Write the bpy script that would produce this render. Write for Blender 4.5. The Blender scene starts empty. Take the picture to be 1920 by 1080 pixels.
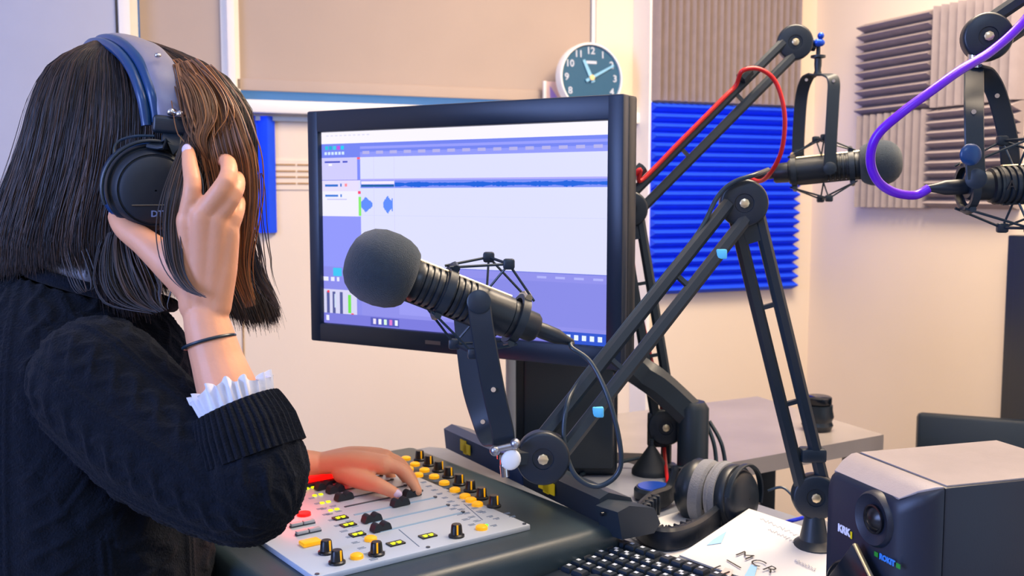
import bpy, bmesh, math, random
import numpy as np
from mathutils import Matrix, Vector, noise
random.seed(7); np.random.seed(7)
V = Vector
scn = bpy.context.scene
COL = scn.collection
# ---------------------------------------------------------------- camera
F_PX, CAM_Z, HOR = 1900.0, 1.22, 365.0
PITCH = math.atan((540 - HOR) / F_PX)
cd = bpy.data.cameras.new('camera'); cam = bpy.data.objects.new('camera', cd); COL.objects.link(cam)
cam.location = (0, 0, CAM_Z); cam.rotation_euler = (math.pi / 2 - PITCH, 0, 0)
cd.sensor_width = 36.0; cd.lens = F_PX / 1920 * 36.0
cd.dof.use_dof = True; cd.dof.focus_distance = 1.22; cd.dof.aperture_fstop = 9.0
scn.camera = cam
scn.view_settings.view_transform = 'Standard'; scn.view_settings.look = 'None'
scn.view_settings.exposure = 0.16; scn.view_settings.gamma = 1.0; scn.view_settings.use_curve_mapping = False
w = bpy.data.worlds.new('world'); scn.world = w; w.use_nodes = True
w.node_tree.nodes['Background'].inputs[0].default_value = (.55, .75, 1, 1)
w.node_tree.nodes['Background'].inputs[1].default_value = 1.3

def area(name, loc, target, size, power, color, sy=None):
    l = bpy.data.lights.new(name, 'AREA'); l.energy = power; l.color = color
    l.shape = 'RECTANGLE'; l.size = size; l.size_y = sy or size
    o = bpy.data.objects.new(name, l); COL.objects.link(o); o.location = loc
    o.rotation_euler = (V(target) - V(loc)).to_track_quat('-Z', 'Y').to_euler()
    return o
area('ceiling_light_back', (0.75, 1.95, 2.57), (0.75, 1.95, 0), 0.8, 58, (1, .80, .58))
area('ceiling_light_middle', (0.0, 1.0, 2.57), (0.0, 1.0, 0), 0.6, 5, (1, .86, .68))
area('ceiling_light_front', (0.1, -0.9, 2.57), (0.1, -0.9, 0), 0.7, 20, (.50, .68, 1))
area('added_warm_fill_right', (1.15, 1.1, 2.57), (1.15, 1.1, 0), 0.6, 16, (1, .78, .54))  # unseen warm lamp, added to brighten the hair and right wall
area('daylight_left', (-2.3, -0.5, 1.6), (-0.3, 1.3, 1.1), 1.2, 78, (.30, .44, 1), 1.4)

# ---------------------------------------------------------------- pixel helpers
_c, _s = math.cos(PITCH), math.sin(PITCH)
def ray(px, py):
    u = (px - 960) / F_PX; v = (540 - py) / F_PX
    return V((u, _c + v * _s, v * _c - _s))
def at(px, py, Y):
    d = ray(px, py); return V((0, 0, CAM_Z)) + d * (Y / d.y)
def onz(px, py, z):
    d = ray(px, py); return V((0, 0, CAM_Z)) + d * ((z - CAM_Z) / d.z)
def onpl(px, py, P, n):
    d = ray(px, py); o = V((0, 0, CAM_Z)); return o + d * ((P - o).dot(n) / d.dot(n))
def lin(c):
    c = c / 255.0
    return c / 12.92 if c <= .04045 else ((c + .055) / 1.055) ** 2.4
def rgb(r, g, b): return (lin(r), lin(g), lin(b), 1)

# ---------------------------------------------------------------- materials
def mat(name, col, rough=.5, metal=0, bump=0, bscale=200, var=0, vscale=6, emit=0, spec=.5, sheen=0, trans=0, coat=0):
    m = bpy.data.materials.new(name); m.use_nodes = True
    nt = m.node_tree; b = nt.nodes['Principled BSDF']
    b.inputs['Base Color'].default_value = col
    b.inputs['Roughness'].default_value = rough; b.inputs['Metallic'].default_value = metal
    b.inputs['Specular IOR Level'].default_value = spec
    b.inputs['Sheen Weight'].default_value = sheen
    b.inputs['Coat Weight'].default_value = coat
    b.inputs['Transmission Weight'].default_value = trans
    if emit:
        b.inputs['Emission Color'].default_value = col; b.inputs['Emission Strength'].default_value = emit
    tc = None
    if bump or var:
        tc = nt.nodes.new('ShaderNodeTexCoord')
    if bump:
        n = nt.nodes.new('ShaderNodeTexNoise'); n.inputs['Scale'].default_value = bscale; n.inputs['Detail'].default_value = 4
        nt.links.new(tc.outputs['Object'], n.inputs['Vector'])
        bp = nt.nodes.new('ShaderNodeBump'); bp.inputs['Strength'].default_value = bump; bp.inputs['Distance'].default_value = .002
        nt.links.new(n.outputs['Fac'], bp.inputs['Height']); nt.links.new(bp.outputs['Normal'], b.inputs['Normal'])
    if var:
        n = nt.nodes.new('ShaderNodeTexNoise'); n.inputs['Scale'].default_value = vscale; n.inputs['Detail'].default_value = 3
        nt.links.new(tc.outputs['Object'], n.inputs['Vector'])
        r = nt.nodes.new('ShaderNodeValToRGB')
        r.color_ramp.elements[0].position = .3; r.color_ramp.elements[1].position = .7
        r.color_ramp.elements[0].color = tuple(max(0, c * (1 - var)) for c in col[:3]) + (1,)
        r.color_ramp.elements[1].color = tuple(min(1, c * (1 + var)) for c in col[:3]) + (1,)
        nt.links.new(n.outputs['Fac'], r.inputs['Fac']); nt.links.new(r.outputs['Color'], b.inputs['Base Color'])
    return m
M = {}
M['wall'] = mat('wall_paint', rgb(236, 218, 196), .8, bump=.1, bscale=120, var=.03, vscale=1.5)
M['wall_white'] = mat('white_paint', rgb(246, 240, 230), .6, var=.02)
M['door_cool_lit'] = mat('cool_lit_door_paint', rgb(176, 180, 198), .5, var=.03)  # blue-grey tint puts the cool light into the door colour
M['blind'] = mat('blind_fabric', rgb(184, 165, 150), .9, bump=.2, bscale=500, var=.05, vscale=2)
M['glass'] = mat('window_glass', rgb(120, 170, 215), .1, trans=.6)
M['floor'] = mat('carpet', rgb(70, 70, 76), .95, bump=.6, bscale=400, var=.15, vscale=40)
M['ceil'] = mat('ceiling_paint', rgb(235, 230, 222), .9, var=.02)
M['foam_blue'] = mat('blue_foam', rgb(10, 78, 255), .85, bump=.3, bscale=500, var=.06, vscale=30)
M['foam_grey'] = mat('grey_foam', rgb(156, 140, 136), .95, bump=.3, bscale=500, var=.06, vscale=30)
M['foam_dark'] = mat('mid_grey_foam', rgb(158, 146, 146), .95, bump=.3, bscale=500, var=.06, vscale=30)
BLK = rgb(24, 38, 52)
M['black'] = mat('black_powder_coat', rgb(22, 36, 48), .42, bump=.05, bscale=600, var=.06, vscale=30)
M['bezel'] = mat('navy_black_bezel', rgb(16, 36, 58), .38, bump=.05, bscale=800)
M['black_gloss'] = mat('black_gloss_plastic', rgb(12, 22, 34), .18, spec=.5)
M['black_plastic'] = mat('black_plastic', rgb(20, 32, 44), .38, bump=.06, bscale=900)
M['rubber'] = mat('black_rubber', rgb(20, 30, 40), .6)
M['windscreen'] = mat('windscreen_foam', rgb(30, 46, 58), .95, bump=.9, bscale=900, var=.12, vscale=200, sheen=.25)
M['chrome'] = mat('chrome', rgb(215, 215, 220), .18, 1)
M['steel'] = mat('brushed_steel', rgb(170, 172, 180), .35, 1)
M['brass'] = mat('warm_pale_metal', rgb(225, 205, 165), .3, .8)
M['desk'] = mat('charcoal_desk', rgb(126, 132, 146), .38, bump=.05, bscale=300, var=.08, vscale=20)
M['plinth'] = mat('console_housing', rgb(44, 60, 68), .38, bump=.08, bscale=500, var=.06, vscale=20)
M['table'] = mat('wood_table_glare', rgb(150, 143, 141), .3, bump=.05, var=.1, vscale=8)  # dark wood lightened so the colour holds the tabletop glare
M['plate'] = mat('console_plate', rgb(196, 208, 222), .35, .15, var=.02)
M['plate_ink'] = mat('console_ink', rgb(96, 120, 150), .6)
M['slot'] = mat('fader_slot', rgb(150, 185, 210), .4)
M['slot_dark'] = mat('fader_slot_dark', rgb(60, 70, 82), .4)
M['knob'] = mat('knob_black', rgb(16, 20, 26), .35)
M['amber'] = mat('amber_button', rgb(255, 180, 12), .35, emit=.35)
M['lcd'] = mat('lcd_dark', rgb(22, 26, 18), .2)
M['lcd_on'] = mat('lcd_digit', rgb(214, 236, 20), .4, emit=.9)
M['green_led'] = mat('green_led', rgb(90, 240, 60), .4, emit=1.2)
M['red_lamp'] = mat('red_lamp', rgb(255, 14, 10), .35, emit=1.3)
M['silver_cap'] = mat('grey_switch', rgb(175, 182, 192), .35, .2)
M['label_y'] = mat('yellow_sticker', rgb(240, 214, 10), .5)
M['mod'] = mat('navy_module', rgb(34, 60, 104), .35)
M['mod_dark'] = mat('charcoal_module', rgb(36, 48, 60), .35)
M['white'] = mat('white_plastic', rgb(240, 238, 232), .4)
M['paper'] = mat('paper', rgb(206, 206, 208), .8, var=.01)
M['ink'] = mat('ink_black', rgb(38, 34, 34), .7)
M['ink_faint'] = mat('ink_faint', rgb(186, 190, 204), .8)
M['wash_blue'] = mat('blue_wash', rgb(150, 196, 232), .8)
M['wash_pink'] = mat('pink_wash', rgb(226, 190, 186), .8)
M['speaker'] = mat('speaker_cabinet', rgb(24, 32, 48), .42, bump=.05, bscale=700)
M['speaker_top_glare'] = mat('speaker_vinyl_glare', rgb(158, 148, 146), .34, bump=.12, bscale=500, var=.04, vscale=40)  # pale tone paints in the bright reflection on the speaker top
M['red_cable'] = mat('red_cable', rgb(190, 20, 26), .35)
M['purple_cable'] = mat('purple_cable', rgb(104, 20, 214), .3)
M['black_cable'] = mat('black_cable', rgb(26, 44, 56), .35)
M['blue_cable'] = mat('blue_cable', rgb(40, 60, 210), .35)
M['cyan_tie'] = mat('cyan_tape', rgb(100, 205, 245), .5)
M['blue_metal'] = mat('blue_anodised', rgb(30, 80, 200), .3, .5)
M['velour'] = mat('grey_velour', rgb(120, 122, 128), .95, bump=.6, bscale=500, sheen=.4)
M['vinyl'] = mat('black_vinyl', rgb(26, 34, 46), .33, bump=.25, bscale=90)
M['band_grey'] = mat('grey_vinyl', rgb(124, 122, 140), .40, bump=.35, bscale=50)
M['shell_blue'] = mat('blue_black_plastic', rgb(18, 60, 108), .30)
M['logo'] = mat('pale_blue_print', rgb(120, 140, 185), .5)
M['key'] = mat('key_plastic', rgb(26, 38, 50), .4)
M['key_print'] = mat('key_legend_print', rgb(190, 200, 212), .5)
M['clock_face'] = mat('clock_face', rgb(18, 84, 118), .4)
M['clock_hand'] = mat('clock_hand', rgb(130, 190, 225), .4)
M['clock_num'] = mat('clock_numeral', rgb(190, 200, 215), .5)
M['cone_drv'] = mat('speaker_driver', rgb(12, 16, 22), .3)
M['card_pink'] = mat('pink_card', rgb(235, 200, 190), .6)
M['card_purple'] = mat('purple_print', rgb(170, 140, 220), .6)
M['phone_pic'] = mat('phone_picture', rgb(205, 140, 120), .4, var=.5, vscale=90)
M['phone_green'] = mat('phone_picture_green', rgb(70, 170, 70), .4)
M['gold'] = mat('gold_metal', rgb(228, 205, 160), .3, .8)
M['slit'] = mat('vent_brown', rgb(176, 140, 96), .7)
M['green_print'] = mat('green_print', rgb(40, 150, 50), .5)
M['blue_print'] = mat('blue_print', rgb(60, 140, 230), .5)
M['logo_white'] = mat('white_print', rgb(230, 230, 245), .5)

# ---------------------------------------------------------------- geometry builder
class G:
    def __init__(s): s.v = []; s.f = []; s.m = []
    def add(s, vs, fs, m=0):
        o = len(s.v); s.v += [V(p) for p in vs]; s.f += [tuple(i + o for i in f) for f in fs]; s.m += [m] * len(fs); return s
    def box(s, c, size, R=None, m=0, bev=0, seg=2):
        R = R or Matrix.Identity(3); c = V(c)
        if bev:
            bm = bmesh.new(); bmesh.ops.create_cube(bm, size=1)
            for q in bm.verts: q.co = V((q.co.x * size[0], q.co.y * size[1], q.co.z * size[2]))
            bmesh.ops.bevel(bm, geom=bm.edges[:], offset=bev, segments=seg, profile=.5, affect='EDGES')
            bm.verts.index_update()
            s.add([R @ q.co + c for q in bm.verts], [[q.index for q in f.verts] for f in bm.faces], m); bm.free(); return s
        x, y, z = (k / 2 for k in size)
        vs = [R @ V((a * x, b * y, d * z)) + c for d in (-1, 1) for b in (-1, 1) for a in (-1, 1)]
        return s.add(vs, [(0, 2, 3, 1), (4, 5, 7, 6), (0, 1, 5, 4), (2, 6, 7, 3), (0, 4, 6, 2), (1, 3, 7, 5)], m)
    def ring(s, c, ax, r, n, u=None):
        ax = V(ax).normalized(); u = u or ax.orthogonal(); u = (u - ax * u.dot(ax)).normalized(); w_ = ax.cross(u)
        return [V(c) + u * r * math.cos(t * 2 * math.pi / n) + w_ * r * math.sin(t * 2 * math.pi / n) for t in range(n)]
    def cyl(s, p, q, r, r2=None, n=20, m=0): return s.lathe(p, V(q) - V(p), [(0, r), ((V(q) - V(p)).length, r if r2 is None else r2)], n, m)
    def lathe(s, o, ax, prof, n=28, m=0, caps=True):
        o = V(o); ax = V(ax).normalized(); rows = [s.ring(o + ax * h, ax, max(r, 1e-5), n) for h, r in prof]
        vs = [p for r in rows for p in r]; fs = []
        for i in range(len(rows) - 1):
            for j in range(n):
                k = (j + 1) % n; fs.append((i * n + j, i * n + k, (i + 1) * n + k, (i + 1) * n + j))
        if caps: fs += [tuple(range(n))[::-1], tuple(range((len(rows) - 1) * n, len(rows) * n))]
        return s.add(vs, fs, m)
    def tube(s, pts, r, n=10, m=0, smooth=0):
        pts = [V(p) for p in pts]
        rs = list(r) if hasattr(r, '__len__') else [r] * len(pts)
        if smooth: pts, rs = spline(pts, smooth, rs)
        u = None; rows = []
        for i, p in enumerate(pts):
            t = (pts[min(i + 1, len(pts) - 1)] - pts[max(i - 1, 0)])
            t = t.normalized() if t.length > 1e-9 else V((0, 0, 1))
            u = t.orthogonal().normalized() if u is None else (u - t * u.dot(t)).normalized()
            rows.append(s.ring(p, t, rs[i], n, u))
        vs = [p for q in rows for p in q]; fs = []
        for i in range(len(rows) - 1):
            for j in range(n):
                k = (j + 1) % n; fs.append((i * n + j, i * n + k, (i + 1) * n + k, (i + 1) * n + j))
        fs += [tuple(range(n))[::-1], tuple(range((len(rows) - 1) * n, len(rows) * n))]
        return s.add(vs, fs, m)
    def prism(s, poly, ext, m=0):
        ext = V(ext); n = len(poly); vs = [V(p) for p in poly] + [V(p) + ext for p in poly]
        fs = [tuple(range(n))[::-1], tuple(range(n, 2 * n))] + [(i, (i + 1) % n, n + (i + 1) % n, n + i) for i in range(n)]
        return s.add(vs, fs, m)
    def strap(s, pts, wide, w_, t_, m=0, smooth=0):
        """flat bar along a path; wide = direction of its width"""
        pts = [V(p) for p in pts]
        if smooth: pts, _ = spline(pts, smooth, [0] * len(pts))
        wd = wide if isinstance(wide, list) else [V(wide)] * len(pts)
        rows = []
        for i, p in enumerate(pts):
            t = (pts[min(i + 1, len(pts) - 1)] - pts[max(i - 1, 0)]).normalized()
            a = V(wd[min(i, len(wd) - 1)]); a = (a - t * a.dot(t)).normalized(); b = t.cross(a)
            e = min(t_, w_) * .35
            q = [(-w_ / 2, -t_ / 2 + e), (-w_ / 2 + e, -t_ / 2), (w_ / 2 - e, -t_ / 2), (w_ / 2, -t_ / 2 + e),
                 (w_ / 2, t_ / 2 - e), (w_ / 2 - e, t_ / 2), (-w_ / 2 + e, t_ / 2), (-w_ / 2, t_ / 2 - e)]
            rows.append([p + a * x + b * y for x, y in q])
        n = 8; vs = [p for q in rows for p in q]; fs = []
        for i in range(len(rows) - 1):
            for j in range(n):
                k = (j + 1) % n; fs.append((i * n + j, i * n + k, (i + 1) * n + k, (i + 1) * n + j))
        fs += [tuple(range(n))[::-1], tuple(range((len(rows) - 1) * n, len(rows) * n))]
        return s.add(vs, fs, m)
    def sphere(s, c, r, n=16, m=0, sc=(1, 1, 1), R=None):
        R = R or Matrix.Identity(3)
        prof = [(-math.cos(math.pi * i / n), math.sin(math.pi * i / n)) for i in range(n + 1)]
        g = G(); g.lathe((0, 0, 0), (0, 0, 1), [(h, x) for h, x in prof], n * 2)
        return s.add([V(c) + R @ V((p.x * r * sc[0], p.y * r * sc[1], p.z * r * sc[2])) for p in g.v], g.f, m)
    def mesh(s, name, mats, inv=None, autosm=True):
        me = bpy.data.meshes.new(name)
        vs = [(inv @ p) if inv else p for p in s.v]
        me.from_pydata([tuple(p) for p in vs], [], s.f)
        for m_ in (mats if isinstance(mats, (list, tuple)) else [mats]): me.materials.append(m_)
        me.polygons.foreach_set('material_index', s.m)
        me.update()
        bm = bmesh.new(); bm.from_mesh(me); bmesh.ops.recalc_face_normals(bm, faces=bm.faces[:]); bm.to_mesh(me); bm.free()
        if autosm:
            me.shade_smooth(); me.set_sharp_from_angle(angle=math.radians(38))
        return me
    def build(s, name, mats, parent=None, local=False, base=None, **kw):
        if parent is not None:
            me = s.mesh(name, mats, None if local else MW[parent.name].inverted())
            o = bpy.data.objects.new(name, me); COL.objects.link(o); o.parent = parent; MW[o.name] = MW[parent.name].copy()
        else:
            if base is None:
                lo = [min(p[i] for p in s.v) for i in range(3)]; hi = [max(p[i] for p in s.v) for i in range(3)]
                base = V(((lo[0] + hi[0]) / 2, (lo[1] + hi[1]) / 2, lo[2]))
            T = Matrix.Translation(base)
            me = s.mesh(name, mats, T.inverted())
            o = bpy.data.objects.new(name, me); COL.objects.link(o); o.matrix_world = T; o.location = base; MW[o.name] = T
        for k, v_ in kw.items(): o[k] = v_
        return o
MW = {}
def spline(pts, sub, rs):
    """Catmull-Rom"""
    out, ro = [], []; n = len(pts)
    for i in range(n - 1):
        p0, p1, p2, p3 = pts[max(i - 1, 0)], pts[i], pts[i + 1], pts[min(i + 2, n - 1)]
        for k in range(sub):
            t = k / sub
            out.append(.5 * ((2 * p1) + (p2 - p0) * t + (2 * p0 - 5 * p1 + 4 * p2 - p3) * t * t + (3 * p1 - p0 - 3 * p2 + p3) * t ** 3))
            ro.append(rs[i] * (1 - t) + rs[i + 1] * t)
    out.append(pts[-1]); ro.append(rs[-1]); return out, ro
def thing(name, label, cat, Mx=(0, 0, 0), group=None):
    o = bpy.data.objects.new(name, None); COL.objects.link(o); o.empty_display_size = .05
    Mx = Mx if isinstance(Mx, Matrix) else Matrix.Translation(V(Mx))
    o.location = Mx.to_translation(); o.rotation_euler = Mx.to_euler(); MW[o.name] = Mx.copy()
    o['label'] = label; o['category'] = cat
    if group: o['group'] = group
    return o
def tag(o, label, cat, group=None):
    o['label'] = label; o['category'] = cat
    if group: o['group'] = group
    return o
def frame(o, ex, ey=None, ez=None):
    ex = V(ex).normalized()
    if ez is not None: ez = V(ez); ez = (ez - ex * ez.dot(ex)).normalized(); ey = ez.cross(ex)
    else: ey = V(ey); ey = (ey - ex * ey.dot(ex)).normalized(); ez = ex.cross(ey)
    m = Matrix.Identity(4)
    for i in range(3): m[i][0], m[i][1], m[i][2], m[i][3] = ex[i], ey[i], ez[i], o[i]
    return m
def R3(m): return m.to_3x3()
def textg(s, size, Mx, ext=.0004, align='CENTER', bold=0):
    """flat lettering as geometry, text plane = XY of Mx"""
    c = bpy.data.curves.new('t', 'FONT'); c.body = s; c.size = size; c.extrude = ext; c.align_x = align; c.align_y = 'CENTER'; c.resolution_u = 3
    c.offset = bold
    o = bpy.data.objects.new('t', c); COL.objects.link(o)
    dg = bpy.context.evaluated_depsgraph_get(); me = bpy.data.meshes.new_from_object(o.evaluated_get(dg))
    g = G(); g.add([Mx @ v_.co for v_ in me.vertices], [list(p.vertices) for p in me.polygons])
    bpy.data.objects.remove(o); bpy.data.curves.remove(c); bpy.data.meshes.remove(me); return g
def struct(g, name, m, **kw):
    o = g.build(name, m, None, **kw); o['kind'] = 'structure'; return o

# ================================================================ SETTING
ALPHA = math.atan(.40)
EB = V((math.cos(ALPHA), math.sin(ALPHA), 0)); NB = V((-math.sin(ALPHA), math.cos(ALPHA), 0))  # along the back wall, away from the camera
P0 = V((.443, 3.3, 0)); PW = P0 + NB * .10        # pillar face, window wall face
CORNER = P0 + EB * .647
RB = Matrix(((EB.x, NB.x, 0), (EB.y, NB.y, 0), (0, 0, 1)))
def wb(t, z, d=0): return PW + EB * t + NB * d + V((0, 0, z))      # window wall coordinates (d<0 = into the room)
def wp(t, z, d=0): return P0 + EB * t + NB * d + V((0, 0, z))
def tz(px, py, P=PW, n=NB):
    q = onpl(px, py, P, n); return ((q - P).dot(EB), q.z)
H = 2.6
T_SILL0 = tz(245, 200)[0]
z_sill = tz(760, 204)[1]; z_glass = tz(760, 180)[1]
t0, t1 = tz(250, 100)[0], tz(1118, 100)[0]
# floor, ceiling
g = G(); g.box((-.6, .8, -.05), (5.6, 6.6, .1)); struct(g, 'floor', M['floor'])
g = G(); g.box((-.6, .8, H + .05), (5.6, 6.6, .1)); struct(g, 'ceiling', M['ceil'])
# window wall: below sill, above, left, right of the opening
g = G(); TL = -2.9
g.box(wb((TL + .3) / 2, (z_sill - .0) / 2, .06), (.3 - TL, .12, z_sill), RB)
g.box(wb((TL + .3) / 2, (H + 2.35) / 2, .06), (.3 - TL, .12, H - 2.35), RB)
g.box(wb((TL + t0 - .03) / 2, (z_sill + 2.35) / 2, .06), (t0 - .03 - TL, .12, 2.35 - z_sill), RB)
g.box(wb((t1 + .3) / 2, (z_sill + 2.35) / 2, .06), (.3 - t1, .12, 2.35 - z_sill), RB)
struct(g, 'wall_back', M['wall'])
# pillar section with the foam
g = G(); g.box(wp(.647 / 2 + .05, H / 2, .11), (.647 + .1, .22, H), RB)
struct(g, 'wall_back_pier', M['wall_white'] if 0 else M['wall'])
# right wall
g = G(); g.box(CORNER - NB * 2.2 + EB * .06 + V((0, 0, H / 2)), (.12, 4.6, H), RB); struct(g, 'wall_right', M['wall'])
# left and rear walls close the room
g = G(); g.box((-3.05, .6, H / 2), (.12, 4.6, H)); struct(g, 'wall_left', M['wall'])
g = G(); g.box((-.1, -2.3, H / 2), (6.1, .12, H)); struct(g, 'wall_rear', M['wall'])
# sill board, its front edge is what shows white
PSF = PW - NB * .05
z_ft, z_fb = tz(760, 196, PSF)[1], tz(760, 219, PSF)[1]
g = G(); g.box(wb((t0 + t1) / 2 + .04, (z_ft + z_fb) / 2, .0), (t1 - t0 + .20, .10, z_ft - z_fb), RB, bev=.004)
struct(g, 'window_sill', M['wall_white'])
zs_top = z_ft
# trim under the sill (the greyish line) and white corner beads
g = G(); g.box(wb(tz(545, 230)[0], tz(545, 224)[1], -.006), (.30, .02, .012), RB); struct(g, 'trim_1', M['silver_cap'])
g = G(); g.box(wp(-.002, H / 2, .05), (.012, .12, H), RB); struct(g, 'trim_2', M['wall_white'])
# window frame + glass
g = G()
for a, b in ((t0, .03), (tz(433, 100)[0], .05), (t1 + .012, .045)): g.box(wb(a, (zs_top + 2.35) / 2, .035), (b, .05, 2.35 - zs_top), RB)
g.box(wb((t0 + t1) / 2, 2.33, .035), (t1 - t0, .05, .04), RB)
g.box(wb((t0 + t1) / 2, zs_top - .006, .04), (t1 - t0, .04, .02), RB)
win = struct(g, 'window_1', M['wall_white'])
tm = tz(433, 100)[0]
for a, b in ((t0, tm - .025), (tm + .025, t1)):
    g = G(); g.box(wb((a + b) / 2, (zs_top + 2.35) / 2, .055), (b - a, .008, 2.35 - zs_top), RB); g.build('pane', M['glass'], win)
# mullion cover in front
g = G(); g.box(wb(tm, (zs_top + 2.35) / 2, .0), (.022, .03, 2.35 - zs_top), RB, bev=.003); g.build('mullion', M['wall_white'], win)
# blinds
def blind(a, b, label):
    z0 = z_glass
    t = thing('roller_blind', label, 'blind', wb((a + b) / 2, z0, .02))
    g = G(); g.box(wb((a + b) / 2, (z0 + .03 + 2.3) / 2, .018), (b - a, .003, 2.3 - z0 - .03), RB); g.build('fabric', M['blind'], t)
    g = G(); g.box(wb((a + b) / 2, z0 + .018, .016), (b - a, .012, .034), RB, bev=.003); g.build('bottom_rail', M['blind'], t)
    g = G(); g.cyl(wb(a, 2.31, .02), wb(b, 2.31, .02), .022); g.build('roller', M['wall_white'], t)
blind(t0 + .02, tm - .014, 'narrow taupe roller blind left of the white window mullion')
blind(tm + .014, t1 - .015, 'wide taupe roller blind drawn down behind the monitor and clock')
# pale door left of the window
d1 = tz(244, 200)[0]
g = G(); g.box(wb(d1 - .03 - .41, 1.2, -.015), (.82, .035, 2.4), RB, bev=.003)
door = struct(g, 'door_1', M['door_cool_lit'])
g = G(); g.box(wb(d1 - .008, 1.22, -.02), (.03, .05, 2.44), RB, bev=.003); g.build('door_frame', M['wall_white'], door)
g = G(); g.box(wb(d1 - .44, 2.44, -.02), (.90, .05, .04), RB, bev=.003); g.build('door_frame', M['wall_white'], door)
g = G(); g.cyl(wb(d1 - .11, 1.03, -.035), wb(d1 - .11, 1.03, -.08), .009); g.tube([wb(d1 - .11, 1.03, -.08), wb(d1 - .22, 1.03, -.08)], .009); g.build('door_handle', M['steel'], door)
# lower wall panel joints
for k, px in enumerate((275, 455)):
    t = tz(px, 600)[0]
    g = G(); g.box(wb(t, (z_sill - .2) / 2, -.001), (.004, .004, z_sill - .25), RB); struct(g, 'trim_%d' % (3 + k), M['slit'])
# skirting
g = G(); g.box(wb(-1.2, .05, -.006), (3.2, .012, .1), RB); struct(g, 'baseboard_back', M['wall_white'])
g = G(); g.box(CORNER - NB * 2.2 - EB * .006 + V((0, 0, .05)), (.012, 4.2, .1), RB); struct(g, 'baseboard_right', M['wall_white'])
# wall vent
ta, za = tz(512, 328); tb = tz(640, 328)[0]
vent = thing('wall_vent', 'cream wall vent with thin horizontal slots left of the monitor', 'vent', wb((ta + tb) / 2, tz(540, 350)[1], 0))
g = G(); g.box(wb((ta + tb) / 2, za, -.002), (tb - ta, .004, .085), RB); g.build('frame', M['wall'], vent)
for py in (309, 321, 332, 344):
    for k in range(3):
        wv = (tb - ta) / 3
        g = G(); g.box(wb(ta + wv * (k + .5), tz(540, py)[1], -.004), (wv * .92, .004, .005), RB); g.build('slot', M['slit'], vent)
# dark door on the right wall
def rwpt(s, z, d=0): return CORNER + (-NB) * s - EB * d + V((0, 0, z))   # d>0 into the room
NR = EB
def sz(px, py): q = onpl(px, py, CORNER, NR); return ((q - CORNER).dot(-NB), q.z)
s0 = sz(1903, 600)[0]
RR = RB @ Matrix.Rotation(0, 3, 'Z')
g = G(); g.box(rwpt(s0 + .45, sz(1903, 440)[1] / 2, .02), (.04, .9, sz(1903, 440)[1]), RB, bev=.004)
screen_panel = g.build('dark_cupboard', M['black_plastic'], None); tag(screen_panel, 'dark cupboard against the right wall at the picture edge', 'cupboard')
g = G(); g.box(rwpt(s0 + .45, sz(1903, 440)[1] * .5, .043), (.006, .84, sz(1903, 440)[1] - .08), RB, bev=.002); g.build('door', M['black_plastic'], screen_panel)
g = G(); g.cyl(rwpt(s0 + .12, .8, .045), rwpt(s0 + .12, .8, .065), .01); g.build('knob', M['steel'], screen_panel)

# ---------------------------------------------------------------- foam panels
def foam(name, label, o, ex, ez, nrm, wdt, hgt, pitch, vertical, m, depth=.046, group=None, cat='foam panel'):
    """o = lower-left corner on the wall, ex along, ez up, nrm into the room; flat border of half a ridge, wedge ridges"""
    g = G(); L = wdt if vertical else hgt; n = round(L / pitch); p = L / n; b = .010
    prof = [(0, 0), (0, b)]
    for i in range(n): prof += [(p * (i + .40), depth * .92), (p * (i + .5), depth), (p * (i + .60), depth * .92)] + ([(p * (i + 1), b)])
    prof += [(L, 0)]
    # ridges start proud of a thin base sheet
    A, B = (ex, ez) if vertical else (ez, ex)
    W2 = hgt if vertical else wdt
    ins = .0
    poly = [o + A * a + nrm * h for a, h in prof]
    vs = [q for q in poly] + [q + B * W2 for q in poly]; k = len(poly)
    fs = [(i, i + 1, k + i + 1, k + i) for i in range(k - 1)]
    # end faces, one polygon per ridge so it stays planar
    for e in (0, k):
        i = 1
        for r in range(n):
            fs.append(tuple(e + j for j in range(i, i + 5))); i += 4
        fs.append(tuple(e + j for j in [0] + list(range(1, k, 4)) ) if 0 else (e, e + 1, e + k - 2, e + k - 1))
    fs.append((0, k, 2 * k - 1, k - 1))
    g.add(vs, fs)
    ob = g.build(name, m, None, base=o); tag(ob, label, cat, group); return ob
wN = -NB
tA, zA = tz(1218, 192, P0, NB); tB, _ = tz(1487, 300, P0, NB); zB = tz(1218, 552, P0, NB)[1]
foam('acoustic_foam', 'blue acoustic foam panel with horizontal ridges on the back wall', wp(tA, zB), EB, V((0, 0, 1)), wN, tB - tA, zA - zB, .0305, False, M['foam_blue'])
foam('acoustic_foam', 'grey acoustic foam panel with vertical ridges above the blue foam panel', wp(tA, zA + .004), EB, V((0, 0, 1)), wN, tB - tA, .62, .0262, True, M['foam_grey'])
tC, zC = tz(514, 219); zD = tz(514, 436)[1]
foam('acoustic_foam', 'blue acoustic foam panel with vertical ridges beside the hair under the sill', wb(tC - .34, zD), EB, V((0, 0, 1)), wN, .34, zC - zD, .048, True, M['foam_blue'], depth=.03)
sA, zE = sz(1627, 47); sM, zM = sz(1757, 210); zF = sz(1627, 388)[1]
exr = -NB; nr = -EB; zm = (sz(1640, 210)[1])
tw = sM - sA; th = (zE - zF) / 2; zm = zF + th
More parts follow.
